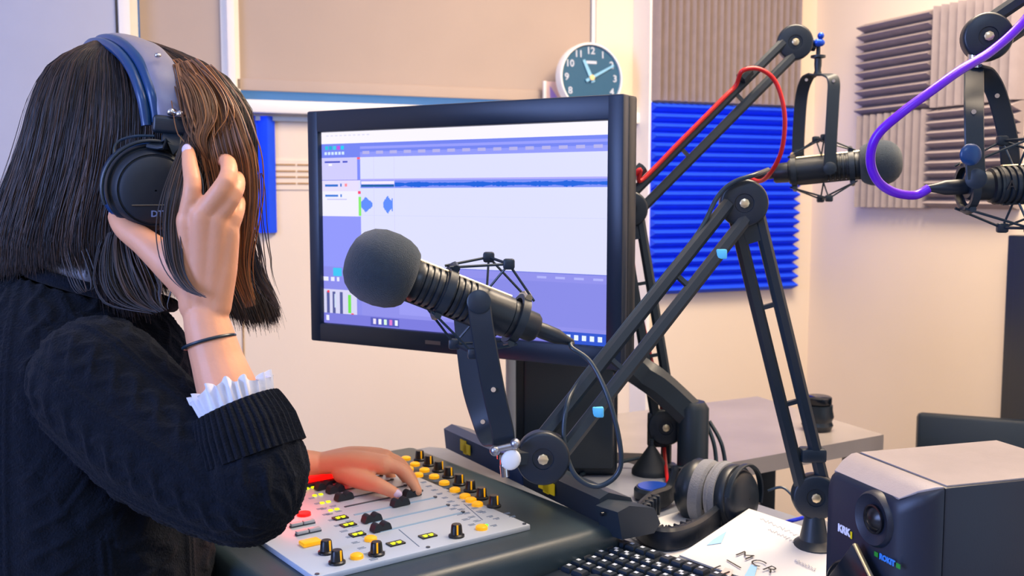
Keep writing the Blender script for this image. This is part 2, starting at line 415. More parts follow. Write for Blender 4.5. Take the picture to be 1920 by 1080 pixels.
for (i, j, vert, lab) in ((0, 1, False, 'upper left grey foam tile with horizontal ridges on the right wall'), (1, 1, True, 'upper right grey foam tile with vertical ridges on the right wall'),
                          (0, 0, True, 'lower left grey foam tile with vertical ridges behind the far windscreen'), (1, 0, False, 'lower right grey foam tile with horizontal ridges behind the purple cable microphone')):
    foam('acoustic_foam_tile', lab, rwpt(sA + tw * i + .002 * i, zF + th * j + .002 * j), exr, V((0, 0, 1)), nr, tw, th, .0305, vert, M['foam_dark'], group='checkerboard of grey foam tiles on the right wall', cat='foam tile')

# ---------------------------------------------------------------- sill things
tcl = tz(1106, 146)[0] ; rc = .110
ccen = onpl(1106, 147, PW - NB * .095, NB)
Mc = frame(ccen, EB, ez=-NB + V((0, 0, .05)))
clk = thing('wall_clock', 'round clock with a teal face and pale rim above the monitor corner', 'clock', Mc)
g = G(); g.lathe((0, 0, -.02), (0, 0, 1), [(0, rc * .9), (0.002, rc), (.03, rc), (.036, rc * .97), (.036, rc * .93), (.026, rc * .92)], 64); g.build('case', M['white'], clk, True)
g = G(); g.lathe((0, 0, .004), (0, 0, 1), [(0, rc * .925), (.004, rc * .925)], 64); g.build('dial', M['clock_face'], clk, True)
for k in range(1, 13):
    a = math.radians(90 - 30 * k); g = textg(str(k), .030, Matrix.Translation((rc * .76 * math.cos(a), rc * .76 * math.sin(a), .0090)), bold=.0006); g.build('numeral', M['clock_num'], clk, True)
g = G(); g.box((0.002, rc * .44, .0088), (.036, .009, .0008)); g.build('dial_print', M['clock_num'], clk, True)
def hand(ang, L, wd, z, nm):
    a = math.radians(90 - ang); d = V((math.cos(a), math.sin(a), 0)); n_ = V((-d.y, d.x, 0))
    g = G(); b = V((0, 0, z)); g.prism([b - d * L * .25 - n_ * wd * .7, b + d * L - n_ * wd * .45, b + d * L + n_ * wd * .45, b - d * L * .25 + n_ * wd * .7], (0, 0, .001)); g.build(nm, M['clock_hand'], clk, True)
hand(335, rc * .55, .010, .011, 'hour_hand'); hand(62, rc * .80, .007, .013, 'minute_hand')
g = G(); g.cyl((0, 0, .009), (0, 0, .018), .0085); g.build('hub', M['gold'], clk, True)
# card
tq = tz(1037, 168)[0]
Mk = frame(wb(tz(1037, 168, PW - NB * .02)[0], zs_top, -.02), EB, ez=V((0, 0, 1)))
ck = thing('postcard', 'small pale pink card propped on the sill left of the clock', 'card', Mk)
g = G(); g.box((0, 0, .045), (.062, .004, .09), bev=.001); g.build('sheet', M['card_pink'], ck, True)
g = G(); g.prism([(-.010, -.0025, .03), (.022, -.0025, .03), (-.012, -.0025, .076)], (0, -.0006, 0)); g.build('print', M['card_purple'], ck, True)
g = G(); g.box((-.029, 0, .045), (.010, .010, .092), bev=.001); g.build('edge', M['white'], ck, True)
# wall hook beside monitor
hk = wp(-.012, 0, .05); q = onpl(1184, 228, P0, NB)
g = G(); g.cyl(wb(tz(1188, 228)[0], q.z, 0), wb(tz(1188, 228)[0], q.z, -.03), .006); g.tube([wb(tz(1190, 228)[0], q.z, -.03), wb(tz(1174, 228)[0], q.z, -.03)], .005)
tag(g.build('coat_hook', M['black'], None), 'small dark hook on the wall right of the monitor', 'hook')
# ================================================================ DESK, TABLE
ZD, ZC = .71, .77
def slab(pts, z, th): return [V((p.x, p.y, z - th)) for p in pts], V((0, 0, th))
d_a = V((-.46, 2.06, 0)); d_b = onz(805, 838, ZD); d_c = onz(1180, 868, ZD); d_d = onz(1572, 994, ZD)
desk = thing('studio_desk', 'charcoal studio desk carrying the mixing console and headphones', 'desk', (.1, 1.3, 0))
_cF = onz(590, 1082, ZC); _ex = Matrix.Rotation(math.radians(2.5), 3, 'Z') @ (onz(1017, 986, ZC) - _cF).normalized(); _ey = V((-_ex.y, _ex.x, 0)); _L = _cF - _ex * .055
pts = [d_b, d_c, d_d, V((.86, 1.06, 0)), V((.86, .80, 0)), V((-.12, .80, 0)), _L - _ey * .15, _L + _ey * .62]
p_, e_ = slab(pts, ZD, .03); g = G(); g.prism(p_, e_); g.build('desktop', M['desk'], desk)
for x, y in ((-.10, .9), (-.46, 1.72), (.22, 1.72), (.78, .9)):
    g = G(); g.box((x, y, (ZD - .03) / 2), (.05, .05, ZD - .03), bev=.004); g.build('leg', M['black'], desk)
# rear table
tb_ = thing('side_table', 'dark wooden side table against the wall behind the boom arm bases', 'table', (.5, 2.2, 0))
pts = [onz(1090, 784, .72), onz(1420, 743, .72), onz(1657, 815, .72), onz(1300, 880, .72), onz(1205, 850, .72), onz(1090, 846, .72)]
p_, e_ = slab(pts, .72, .032); g = G(); g.prism(p_, e_); g.build('tabletop', M['table'], tb_)
for q in (onz(1440, 772, .72), onz(1600, 815, .72), onz(1130, 800, .72)):
    g = G(); g.box((q.x, q.y, .344), (.035, .035, .688), bev=.003); g.build('leg', M['steel'] if 0 else M['black'], tb_)
q = onz(1532, 806, .72)
pot = thing('cable_pot', 'small black ribbed pot on the side table', 'pot', q)
g = G(); g.lathe((0, 0, 0), (0, 0, 1), [(0, .028), (.012, .033), (.02, .030), (.03, .034), (.045, .031), (.055, .031)], 28); g.build('body', M['black_plastic'], pot, True)
g = G(); g.lathe((0, 0, .055), (0, 0, 1), [(0, .026), (.004, .029), (.016, .029), (.018, .026)], 28); g.build('lid', M['black_gloss'], pot, True)
# chair back behind the speaker
qc = at(1868, 900, 2.35)
ch = thing('office_chair', 'dark low backed chair behind the speaker by the right wall', 'chair', frame((qc.x, qc.y, 0), (.93, -.37, 0), ez=(0, 0, 1)))
zt = at(1800, 786, 2.35).z
g = G(); g.box((0, .0, zt - .17), (.36, .03, .34), Matrix.Rotation(math.radians(-8), 3, 'X'), bev=.012); g.build('backrest', M['black_plastic'], ch, True)
g = G(); g.box((0, -.22, .45), (.40, .40, .05), bev=.02); g.build('seat', M['black_plastic'], ch, True)
g = G(); g.tube([(0, .04, zt - .25), (0, .05, .44), (0, -.1, .42)], .014, smooth=5); g.build('back_support', M['black'], ch, True)
g = G(); g.cyl((0, -.2, .06), (0, -.2, .43), .022); g.build('column', M['steel'], ch, True)
for k in range(5):
    a = k * 2 * math.pi / 5; c = V((0, -.2, 0)); d = V((math.cos(a), math.sin(a), 0))
    g = G(); g.tube([c + V((0, 0, .09)), c + d * .26 + V((0, 0, .055))], [.02, .012]); g.sphere(c + d * .26 + V((0, 0, .026)), .026, 8); g.build('leg', M['black'], ch, True)

# ================================================================ CONSOLE
cF = onz(590, 1082, ZC); cR = onz(1017, 986, ZC)
ex = (cR - cF).normalized(); ex = Matrix.Rotation(math.radians(2.5), 3, 'Z') @ ex
Mcon = frame(cF, ex, ez=(0, 0, 1)); Mci = Mcon.inverted()
CW = .322; CL = .452
def cl(px, py, z=ZC): return Mci @ onz(px, py, z)
# housing
hou = thing('console_housing', 'raised dark green-grey housing around the mixing console', 'console housing', frame(V((cF.x, cF.y, ZD)), ex, ez=(0, 0, 1)))
zt_ = .052
g = G(); g.box((CW / 2 + .032, CL / 2 - .002, zt_ / 2 + .0), (CW + .175, CL + .115, zt_), bev=.018, seg=4); g.build('body', M['plinth'], hou, True)
con = thing('mixing_console', 'silver broadcast mixing console with amber buttons and black faders', 'mixing console', frame(V((cF.x, cF.y, ZD + zt_)), ex, ez=(0, 0, 1)))
pz = ZC - ZD - zt_
g = G(); g.box((CW / 2, CL / 2, pz / 2), (CW, CL, pz), bev=.0015); g.build('face_plate', M['plate'], con, True)
def cpart(g, name, m): return g.build(name, m, con, True)
# printed lines and legends on the plate (flat print)
g = G()
def ink(x0, y0, x1, y1, w_=.0012):
    a, b = V((x0, y0, pz)), V((x1, y1, pz)); d = (b - a).normalized(); n_ = V((-d.y, d.x, 0)) * w_ / 2
    g.prism([a - n_, b - n_, b + n_, a + n_], (0, 0, .0003))
for a, b in (((748, 993), (786, 1025)), ((870, 945), (905, 975))):
    p, q = cl(*a), cl(*b); ink(p.x, p.y, q.x, q.y)
rr = random.Random(3)
for a, b, n in (((795, 905), (905, 985), 12), ((800, 890), (900, 960), 12), ((600, 955), (700, 1050), 10), ((625, 950), (715, 1035), 10), ((585, 935), (640, 985), 6), ((850, 955), (885, 985), 4)):
    for k in range(n):
        t = k / (n - 1); p = cl(a[0] + (b[0] - a[0]) * t, a[1] + (b[1] - a[1]) * t)
        for j in range(2): ink(p.x - .004, p.y + .004 * j, p.x + .004 + rr.random() * .003, p.y + .004 * j, .0016)
for px in ((905, 960), (918, 968), (930, 972), (925, 985), (950, 962), (960, 968)):
    p = cl(*px); ink(p.x - .005, p.y, p.x + .005, p.y, .002); ink(p.x - .003, p.y - .004, p.x + .003, p.y - .004, .002)
cpart(g, 'print', M['plate_ink'])['kind'] = 'stuff'
# small screws
for u, v_ in ((.006, .006), (CW - .006, .006), (.006, CL - .006), (CW - .006, CL - .006), (CW * .5, .006)):
    g = G(); g.cyl((u, v_, pz), (u, v_, pz + .0012), .0028, n=10); cpart(g, 'screw', M['slot_dark'])
# rotary knobs : one mesh, shared
def knob_mesh(h=.017, r=.0085):
    g = G(); g.lathe((0, 0, 0), (0, 0, 1), [(0, r * 1.25), (.0025, r * 1.25), (.004, r * .95), (h * .9, r * .82), (h, r * .7)], 20); return g.mesh('knob', M['knob'])
km = knob_mesh(); ptr = G(); ptr.box((.0075, 0, .011), (.0012, .0022, .013)); pm = ptr.mesh('knob_pointer', M['amber'])
small = [cl(792 + 20.2 * k, 866 + 11.9 * k + .12 * k * k) for k in range(8)]
px_k = [(787, 863), (804, 873), (822, 884), (841, 895), (861, 909), (882, 921), (903, 935), (926, 950)]
for i, p in enumerate([cl(*q) for q in px_k] + [cl(q[0], q[1]) for q in ((856, 1006), (612, 1037), (632, 1056), (706, 1040))]):
    o = bpy.data.objects.new('knob', km); COL.objects.link(o); o.parent = con; o.location = (p.x, p.y, pz); MW[o.name] = MW[con.name] @ Matrix.Translation((p.x, p.y, pz))
    o.rotation_euler = (0, 0, rr.uniform(-2, -1))
    o2 = bpy.data.objects.new('pointer', pm); COL.objects.link(o2); o2.parent = o
# amber buttons
g = G(); g.lathe((0, 0, 0), (0, 0, 1), [(0, .0085), (.004, .0082), (.0055, .006)], 20); bm_ = g.mesh('button', M['amber'])
for q in ((761, 862), (778, 873), (796, 884), (814, 896), (833, 908), (853, 921), (872, 933), (883, 940), (895, 948), (766, 882), (784, 893), (903, 992), (695, 1013), (669, 1046)):
    p = cl(*q); o = bpy.data.objects.new('button', bm_); COL.objects.link(o); o.parent = con; o.location = (p.x, p.y, pz)
p = cl(582, 1021); g = G(); g.box((p.x, p.y, pz + .003), (.026, .018, .006), bev=.002); cpart(g, 'large_button', M['amber'])['label'] = 'large square amber button'
p = cl(570, 966); g = G(); g.lathe((p.x, p.y, pz), (0, 0, 1), [(0, .010), (.004, .0095), (.005, .006)], 20); cpart(g, 'button', M['red_lamp'])['label'] = 'red lit round button'
p = cl(912, 986); g = G(); g.cyl((p.x, p.y, pz), (p.x, p.y, pz + .002), .0025, n=10); cpart(g, 'indicator', M['green_led'])
# little displays
for q, wd in (((638, 972), .020), ((653, 985), .020), ((670, 1003), .020), ((742, 1020), .022), ((802, 1006), .022)):
    p = cl(*q); g = G(); g.box((p.x, p.y, pz + .001), (wd, .014, .002)); d = cpart(g, 'display', M['lcd'])
    for s_ in (-.25, .15):
        g = G(); g.box((p.x + wd * s_, p.y - .002, pz + .0022), (.004, .007, .0006)); g.box((p.x + wd * s_ + .003, p.y, pz + .0022), (.003, .004, .0006))
        g.build('digit', M['lcd_on'], d, True)
for q in ((576, 917), (590, 930), (604, 944), (620, 958)):
    for j in (0, .010):
        p = cl(*q); g = G(); g.box((p.x + j, p.y, pz + .001), (.006, .006, .002), bev=.0008); cpart(g, 'indicator', M['lcd_on'])
# rocker switches left
for q in ((567, 985), (578, 1000)):
    p = cl(*q); g = G(); g.box((p.x, p.y, pz + .001), (.036, .006, .003)); b_ = cpart(g, 'switch_frame', M['slot_dark'])
    for s_ in (-.009, .009):
        g = G(); g.box((p.x + s_, p.y, pz + .004), (.0165, .008, .004), bev=.001); g.build('rocker', M['silver_cap'], b_, True)
# faders
g = G(); hp = []
for k in range(13):
    x = -.011 + .022 * k / 12; h = .005 + .0045 * (math.sin(math.pi * (k / 12) * 2 - 0) ** 2) ** .5 * 1.0
    hp.append((x, h if 0 < k < 12 else .002))
g.prism([V((-.011, -.0055, 0))] + [V((x, -.0055, h)) for x, h in hp] + [V((.011, -.0055, 0))], (0, .011, 0)); fm = g.mesh('fader_cap', M['rubber'])
F = [((800, 964), (838, 952), (716, 993), 0), ((700, 985), (838, 950), (700, 985), 0), ((660, 968), (822, 935), (700, 978), 0), ((640, 952), (805, 918), (752, 948), 1),
     ((625, 935), (770, 908), (735, 935), 1), ((610, 925), (730, 900), (645, 932), 1), ((600, 915), (700, 893), (630, 918), 1), ((590, 905), (680, 885), (610, 908), 1)]
F = [((712, 998), (868, 961), 714, 989, 0), ((690, 982), (840, 948), 697, 972, 0), ((664, 966), (816, 933), 750, 942, 0), ((646, 951), (790, 921), 772, 925, 1),
     ((650, 935), (760, 911), 645, 931, 1), ((636, 921), (735, 900), 629, 917, 1), ((620, 912), (715, 892), 607, 911, 1)]
for a, b, cx, cy, dk in F:
    p, q = cl(*a), cl(*b); g = G(); c = (p + q) / 2; dd = q - p; dd.z = 0; an = math.atan2(dd.y, dd.x)
    Rz = Matrix.Rotation(an, 3, 'Z')
    g.box((c.x, c.y, pz + .0005), (dd.length, .0035, .001), Rz); cpart(g, 'fader_slot', M['slot_dark'] if dk else M['slot'])
    kx = cl(cx, cy + 6); o = bpy.data.objects.new('fader_cap', fm); COL.objects.link(o); o.parent = con; o.location = (kx.x, kx.y, pz + .001); o.rotation_euler = (0, 0, an)
    o.scale = (1.25, 1.15, 1.15)
    g = G(); e = p + dd; g.cyl((e.x, e.y, pz), (e.x, e.y, pz + .002), .003, n=10); cpart(g, 'screw', M['slot_dark'])
# red lit cue lamp at the far edge of the console
pr = onz(612, 908, ZC)
rl = thing('cue_lamp', 'glowing red lamp bar on the console behind the wrist', 'lamp', frame(V((pr.x - .012, pr.y + .008, ZC)), ex, ez=(0, 0, 1)))
g = G(); g.box((0, 0, .003), (.112, .032, .006), bev=.003); g.build('base', M['black_plastic'], rl, True)
g = G(); g.box((0, 0, .014), (.105, .026, .020), bev=.010, seg=3); g.build('lens', M['red_lamp'], rl, True)
l = bpy.data.lights.new('cue_glow', 'POINT'); l.energy = .2; l.color = (1, .03, .03); l.shadow_soft_size = .03
o = bpy.data.objects.new('cue_glow', l); COL.objects.link(o); q = onz(548, 962, ZC); o.location = (q.x, q.y, ZC + .03)

# ================================================================ METER BRIDGE MODULE
mA = onz(836, 842, ZC - .01); mB = onz(1128, 985, ZC - .01)
em = (mB - mA).normalized(); LM = (mB - mA).length
Mm = frame(V((mA.x, mA.y, ZD + zt_ + .0)), em, ez=(0, 0, 1))   # local y = away from camera/right
mod = thing('display_bridge', 'long low black wedge unit with two yellow stickers behind the mixing console', 'control unit', Mm)
prof = [(0, 0), (-.004, .036), (.012, .043), (.050, .030), (.062, .006), (.055, 0)]
g = G(); g.prism([V((0, y, z)) for y, z in prof], (LM * .56, 0, 0)); b1 = g.build('left_body', M['mod'], mod, True)
g = G(); g.prism([V((LM * .565, y, z)) for y, z in prof], (LM * .435, 0, 0)); g.build('right_body', M['mod_dark'], mod, True)
prof2 = [(0, -.012), (-.008, .028), (.012, .034), (.055, .024), (.066, .0), (.055, -.012)]
g = G(); g.prism([V((LM * 1.0, y - .002, z)) for y, z in prof2], (.035, .012, -.002)); g.build('end_cheek', M['mod_dark'], mod, True)
for (fx, ln) in ((.16, .034), (.70, .042)):
    a = V((LM * fx, -.0035, .012)); nrm = V((0, -1, -.1)).normalized()
    g = G()
    for j, (dx, dz, w_, h_) in enumerate(((0, 0, .5, .016), (.45, -.003, .5, .014), (.2, -.006, .3, .012))):
        g.box(a + V((ln * dx, -.0014, .010 + dz)), (ln * w_ * 1.25, .0014, h_ * 1.25))
    g.build('sticker', M['label_y'], mod, True)['label'] = 'yellow sticker'
g = G(); g.cyl((LM + .015, -.012, .02), (LM + .015, -.008, .02), .003, n=10); g.build('screw', M['black_gloss'], mod, True)

# ================================================================ MONITOR
TLp, TRp = at(578, 213, 1.76), at(1172, 178, 1.45)
exm = V((TRp.x - TLp.x, TRp.y - TLp.y, 0)).normalized(); WM = (TRp.xy - TLp.xy).length
zt0 = 1.362; zb0 = .966; HM = zt0 - zb0
Mmon = frame(V((TLp.x, TLp.y, zb0)), exm, ez=(0, 0, 1)); Mmi = Mmon.inverted()   # local y = away from viewer
mon = thing('computer_monitor', 'large black computer monitor showing an audio editing screen', 'monitor', Mmon)
def ml(px, py): return Mmi @ onpl(px, py, V(TLp), Mmon.to_3x3() @ V((0, 1, 0)))
s0_, s1_ = ml(601, 420).x, ml(1139, 420).x
zs0, zs1 = (ml(603, 604).z + ml(1136, 652).z) / 2, (ml(601, 249).z + ml(1140, 225).z) / 2
g = G()
g.box((WM / 2, .030, HM / 2), (WM, .028, HM), bev=.004); g.build('rear_shell', M['black_plastic'], mon, True)
g = G()
g.box((s0_ / 2, .006, HM / 2), (s0_, .020, HM), bev=.003); g.box(((s1_ + WM) / 2, .006, HM / 2), (WM - s1_, .020, HM), bev=.003)
g.box((WM / 2, .006, (zs1 + HM) / 2), (WM - .006, .019, HM - zs1), bev=.003); g.box((WM / 2, .006, zs0 / 2), (WM - .006, .019, zs0), bev=.003)
g.build('bezel', M['bezel'], mon, True)
g = G(); g.box((WM / 2, .056, HM / 2), (WM * .55, .03, HM * .6), bev=.012); g.build('rear_housing', M['black_plastic'], mon, True)
g = G(); g.box((WM * .44, -.0042, zs0 / 2), (.03, .0006, .006)); g.build('badge', M['steel'], mon, True)
def emat(c, k=1.0):
    nm = 'screen_%d_%d_%d' % c
    if nm in bpy.data.materials: return bpy.data.materials[nm]
    m = bpy.data.materials.new(nm); m.use_nodes = True; b = m.node_tree.nodes['Principled BSDF']
    b.inputs['Base Color'].default_value = (.01, .01, .01, 1); b.inputs['Roughness'].default_value = .4; b.inputs['Specular IOR Level'].default_value = .1
    b.inputs['Emission Color'].default_value = rgb(*c); b.inputs['Emission Strength'].default_value = k; return m
ui = []
def R_(u0, u1, v0, v1, c, lay=1): ui.append((u0, u1, v0, v1, c, lay))
R_(0, 1, 0, 1, (214, 216, 250), 0)
R_(0, 1, 0, .095, (240, 236, 250)); R_(0, 1, .095, .19, (112, 128, 232)); R_(.155, 1, .118, .135, (146, 152, 245), 2); R_(.155, 1, .155, .19, (140, 148, 240), 2)
for k in range(16): R_(.165 + .0525 * k, .165 + .0525 * k + .027, .150, .170, (176, 172, 226), 3)
for k in range(10): R_(.02 + .018 * k, .03 + .018 * k, .025, .034, (214, 212, 232), 2)
for k, c in enumerate(((40, 190, 220), (30, 170, 210), (60, 200, 225), (190, 80, 220), (30, 200, 235))): R_(.015 + .016 * k, .027 + .016 * k, .11, .135, c, 2)
for k in range(6): R_(.012 + .014 * k, .022 + .014 * k, .15, .17, (205, 225, 250), 2)
R_(0, .148, .19, .36, (200, 196, 246)); R_(.012, .075, .215, .228, (70, 80, 190), 2); R_(.085, .105, .215, .228, (70, 80, 190), 2); R_(.028, .042, .235, .25, (240, 238, 252), 2)
R_(.143, .155, .19, .205, (250, 90, 110), 3); R_(.143, .155, .205, .36, (120, 134, 240), 2)
R_(0, .155, .355, .36, (140, 140, 220), 3)
R_(0, .148, .36, .43, (222, 214, 248)); R_(.012, .065, .385, .40, (50, 110, 200), 2); R_(.074, .08, .38, .40, (50, 110, 200), 2); R_(.092, .102, .38, .40, (250, 140, 150), 2)
R_(0, .148, .43, .61, (232, 230, 252)); R_(.012, .065, .455, .47, (60, 120, 210), 2); R_(.074, .08, .452, .472, (60, 120, 210), 2); R_(.02, .10, .485, .492, (190, 188, 230), 2)
R_(.145, .156, .43, .45, (240, 70, 110), 3); R_(.147, .157, .47, .605, (130, 228, 100), 3)
R_(.155, 1, .35, .41, (120, 138, 236)); R_(.155, 1, .35, .362, (170, 166, 244), 2); R_(.158, .285, .366, .385, (235, 226, 250), 2); R_(.158, .285, .389, .402, (10, 90, 150), 3)
rr = random.Random(5); x = .287
while x < .99:
    env = .3 + .7 * abs(math.sin(x * 13) * math.cos(x * 31 + 1)); h = .004 + .020 * env * rr.uniform(.6, 1)
    R_(x, x + .006, .386 - h * .7, .386 + h, (28, 96, 214), 3); x += .006
for k in range(22):
    u = .157 + .002 * k; h = .052 * (1 - abs(k - 9) / 15) * rr.uniform(.8, 1.05) + .004; R_(u, u + .0021, .525 - h, .525 + h, (92, 136, 244), 2)
for k in range(18):
    u = .243 + .002 * k; h = .058 * (1 - abs(k - 8) / 11) * rr.uniform(.7, 1.05) + .008
    if k > 15: h = .045
    R_(u, u + .0021, .525 - h, .525 + h, (92, 136, 244), 2)
for u in (.207, .285): R_(u, u + .0012, .19, .72, (200, 196, 240), 2)
R_(.155, 1, .60, .602, (200, 204, 240), 2)
R_(0, .155, .61, 1, (140, 146, 240)); R_(0, .155, .74, 1, (134, 136, 226), 2)
R_(.155, 1, .705, 1, (140, 140, 226)); R_(.155, 1, .705, .712, (110, 120, 214), 2); R_(.55, 1, .76, .94, (132, 134, 222), 2)
R_(.3, .55, .80, .94, (150, 150, 234), 2)
for k in range(4): R_(.78 + .058 * k, .81 + .058 * k, .735, .747, (170, 172, 240), 3)
R_(.04, .075, .745, .785, (60, 190, 235), 3); R_(.0, .02, .79, .81, (230, 230, 250), 3); R_(.03, .045, .79, .81, (225, 225, 250), 3); R_(.055, .065, .79, .81, (225, 225, 250), 3)
R_(.0, .135, .85, .975, (208, 206, 236), 3)
for u in (.012, .036, .066): R_(u, u + .012, .86, .965, (84, 90, 150), 4)
R_(.015, .024, .855, .865, (240, 60, 80), 5); R_(.100, .112, .87, .95, (110, 220, 80), 5); R_(.112, .122, .95, .965, (240, 70, 80), 5); R_(.044, .052, .87, .93, (200, 210, 235), 5)
R_(0, 1, .955, 1, (120, 120, 214), 6)
R_(.01, .022, .965, .988, (230, 230, 250), 7)
R_(.19, .30, .96, .995, (84, 88, 180), 7)
for k, c in enumerate(((230, 220, 240), (240, 240, 250), (210, 240, 220), (220, 120, 200), (230, 235, 250))): R_(.20 + .021 * k, .211 + .021 * k, .965, .988, c, 8)
R_(.84, 1, .955, 1, (48, 84, 200), 7)
for k in range(6): R_(.85 + .024 * k, .863 + .024 * k, .966, .986, (225, 235, 255), 8)
SWd, SH = s1_ - s0_, zs1 - zs0
vm = lambda v: float(np.interp(v, [0, .095, .19, .36, .43, .61, .705, .74, .85, 1], [0, .06, .132, .25, .305, .435, .68, .70, .82, 1]))
g = G(); mats = []
for u0, u1, v0, v1, c, lay in ui:
    m_ = emat(c)
    if m_ not in mats: mats.append(m_)
    y = .0062 - lay * .0002; x0, x1, z0, z1 = s0_ + u0 * SWd, s0_ + u1 * SWd, zs1 - vm(v1) * SH, zs1 - vm(v0) * SH
    g.add([(x0, y, z0), (x1, y, z0), (x1, y, z1), (x0, y, z1)], [(0, 1, 2, 3)], mats.index(m_))
me = g.mesh('screen', mats, autosm=False)
# keep the print facing the viewer
bm = bmesh.new(); bm.from_mesh(me)
for f in bm.faces:
    f.normal_update()
    if f.normal.y > 0: f.normal_flip()
bm.to_mesh(me); bm.free()
o = bpy.data.objects.new('screen', me); COL.objects.link(o); o.parent = mon; MW[o.name] = Mmon.copy()
g = G(); g.box(((s0_ + s1_) / 2, .010, (zs0 + zs1) / 2), (SWd + .004, .006, SH + .004)); g.build('screen_backing', M['black'], mon, True)
# arm carrying the monitor
vesa = Mmon @ V((WM * .52, .088, HM * .42))
pb = onz(1298, 893, ZD)
arm = thing('monitor_arm', 'thick black bent monitor arm clamped at the desk edge', 'monitor arm', V((pb.x, pb.y, ZD)))
pt = V((pb.x, pb.y, at(1298, 775, pb.y).z))
g = G(); g.lathe(V((pb.x, pb.y, ZD)), (0, 0, 1), [(0, .045), (.008, .045), (.010, .028), (pt.z - ZD + .01, .028), (pt.z - ZD + .022, .020)], 32); g.build('post', M['black'], arm)
elb = at(1165, 672, 1.80)
g = G(); g.strap([pt + V((.006, 0, -.012)), pt + (elb - pt) * .5 + V((0, 0, .004)), elb, vesa + V((0, .03, -.02)), vesa + V((0, .0, 0))], V((0, .1, 1)), .054, .036, smooth=5); g.build('arm_tube', M['black'], arm)
g = G(); Rm = R3(Mmon); g.box(vesa + Mmon.to_3x3() @ V((0, -.008, 0)), (.10, .012, .10), Rm, bev=.004); g.build('mount_plate', M['black'], arm)
g = G(); g.tube([at(1330, 790, 1.87), at(1352, 830, 1.85), at(1362, 880, 1.83), onz(1366, 905, ZD + .004)], .004, smooth=6); g.tube([at(1318, 778, 1.87), at(1338, 830, 1.85), at(1344, 880, 1.83), onz(1344, 900, ZD + .004)], .004, smooth=6)
tag(g.build('cable', M['black_cable'], None), 'black cables hanging beside the monitor arm post', 'cable')

# tall black speaker box behind the monitor
q1, q2 = onz(950, 893, ZD), onz(1160, 893, ZD)
bx = thing('speaker_box', 'tall black speaker cabinet on the desk half hidden behind the monitor', 'speaker', frame(V(((q1.x + q2.x) / 2 , q1.y + .10, ZD)), (1, -.02, 0), ez=(0, 0, 1)))
bw = q2.x - q1.x
g = G(); g.box((0, 0, .15), (bw, .20, .30), bev=.012, seg=3); g.build('cabinet', M['black_plastic'], bx, True)
g = G(); g.box((-bw * .45, -.102, .15), (.018, .01, .27), bev=.004); g.build('side_reflection', M['steel'] if 0 else M['silver_cap'], bx, True)  # grey strip stands in for the reflection on the left facet
g = G(); g.box((bw * .06, -.103, .15), (bw * .80, .012, .27), bev=.006); g.build('grille', M['mod_dark'], bx, True)

# ================================================================ SPEAKER RIGHT
zsp = .92
sl, sr, sb = onz(1605, 849, zsp), onz(1773, 915, zsp), onz(1825, 819, zsp)
exs = (sr - sl).normalized(); WS = (sr - sl).length
Msp = frame(V((sl.x, sl.y, ZD)), exs, ez=(0, 0, 1)); DS = .20; HS = zsp - ZD    # local y = depth
sp = thing('studio_monitor_speaker', 'black studio speaker with a pale painted reflection on top, standing right of the paper', 'speaker', Msp)
g = G(); g.box((WS / 2, DS / 2, HS / 2), (WS, DS, HS), bev=.003); g.build('cabinet', M['speaker'], sp, True)
g = G(); g.box((WS / 2, DS / 2 + .001, HS + .0006), (WS - .006, DS - .006, .0016)); g.build('top_glare', M['speaker_top_glare'], sp, True)
# baffle : loft of rounded rectangles going forward
def rrect(x0, x1, z0, z1, y, r, n=5):
    out = []
    for cx_, cz_, a0 in ((x1 - r, z1 - r, 0), (x0 + r, z1 - r, 90), (x0 + r, z0 + r, 180), (x1 - r, z0 + r, 270)):
        for k in range(n + 1):
            a = math.radians(a0 + 90 * k / n); out.append(V((cx_ + r * math.cos(a), y, cz_ + r * math.sin(a))))
    return out
def loft(rows, cap0=True, cap1=True):
    n = len(rows[0]); vs = [p for r in rows for p in r]; fs = []
    for i in range(len(rows) - 1):
        for j in range(n):
            k = (j + 1) % n; fs.append((i * n + j, i * n + k, (i + 1) * n + k, (i + 1) * n + j))
    if cap0: fs.append(tuple(range(n))[::-1])
    if cap1: fs.append(tuple(range((len(rows) - 1) * n, len(rows) * n)))
    return vs, fs
g = G(); g.add(*loft([rrect(0, WS, 0, HS, -.001, .004), rrect(0, WS, 0, HS, -.008, .010), rrect(.001, WS - .006, 0, HS - .006, -.022, .014), rrect(.003, WS - .022, .004, HS - .016, -.036, .016), rrect(.006, WS - .028, .008, HS - .022, -.040, .016)]))
g.build('baffle', M['speaker'], sp, True)
g = G(); g.add(*loft([rrect(.001, WS - .002, HS - .004, HS + .0008, -.0005, .001), rrect(.002, WS - .004, HS - .004, HS + .0004, -.008, .001), rrect(.005, WS - .014, HS - .008, HS - .0052, -.0215, .001), rrect(.010, WS - .026, HS - .017, HS - .0152, -.0355, .001)])); g.build('top_edge_glare', M['speaker_top_glare'], sp, True)
BP = Msp @ V((0, -.040, 0)); BN = R3(Msp) @ V((0, 1, 0)); Msi = Msp.inverted()
def sl_(px, py, dy=0): return Msi @ onpl(px, py, Msp @ V((0, -.040 + dy, 0)), BN)
tw_ = sl_(1641, 973)
g = G(); o_ = V((tw_.x, -.0395, tw_.z)); fw = V((0, -1, 0))
g.lathe(o_, fw, [(-.004, .031), (.0030, .030), (.0062, .0275), (.0055, .0265), (.0028, .0200), (.0010, .0162), (.0008, .001)], 40, caps=False); g.build('waveguide', M['speaker'], sp, True)
g = G(); g.lathe(o_ + V((0, 0, 0)), fw, [(.0, .0158), (.0040, .0158), (.0042, .0140), (.0025, .0128), (.0035, .0115), (.0065, .008), (.0078, .003), (.008, .0001)], 32, caps=False); g.build('tweeter', M['cone_drv'], sp, True)
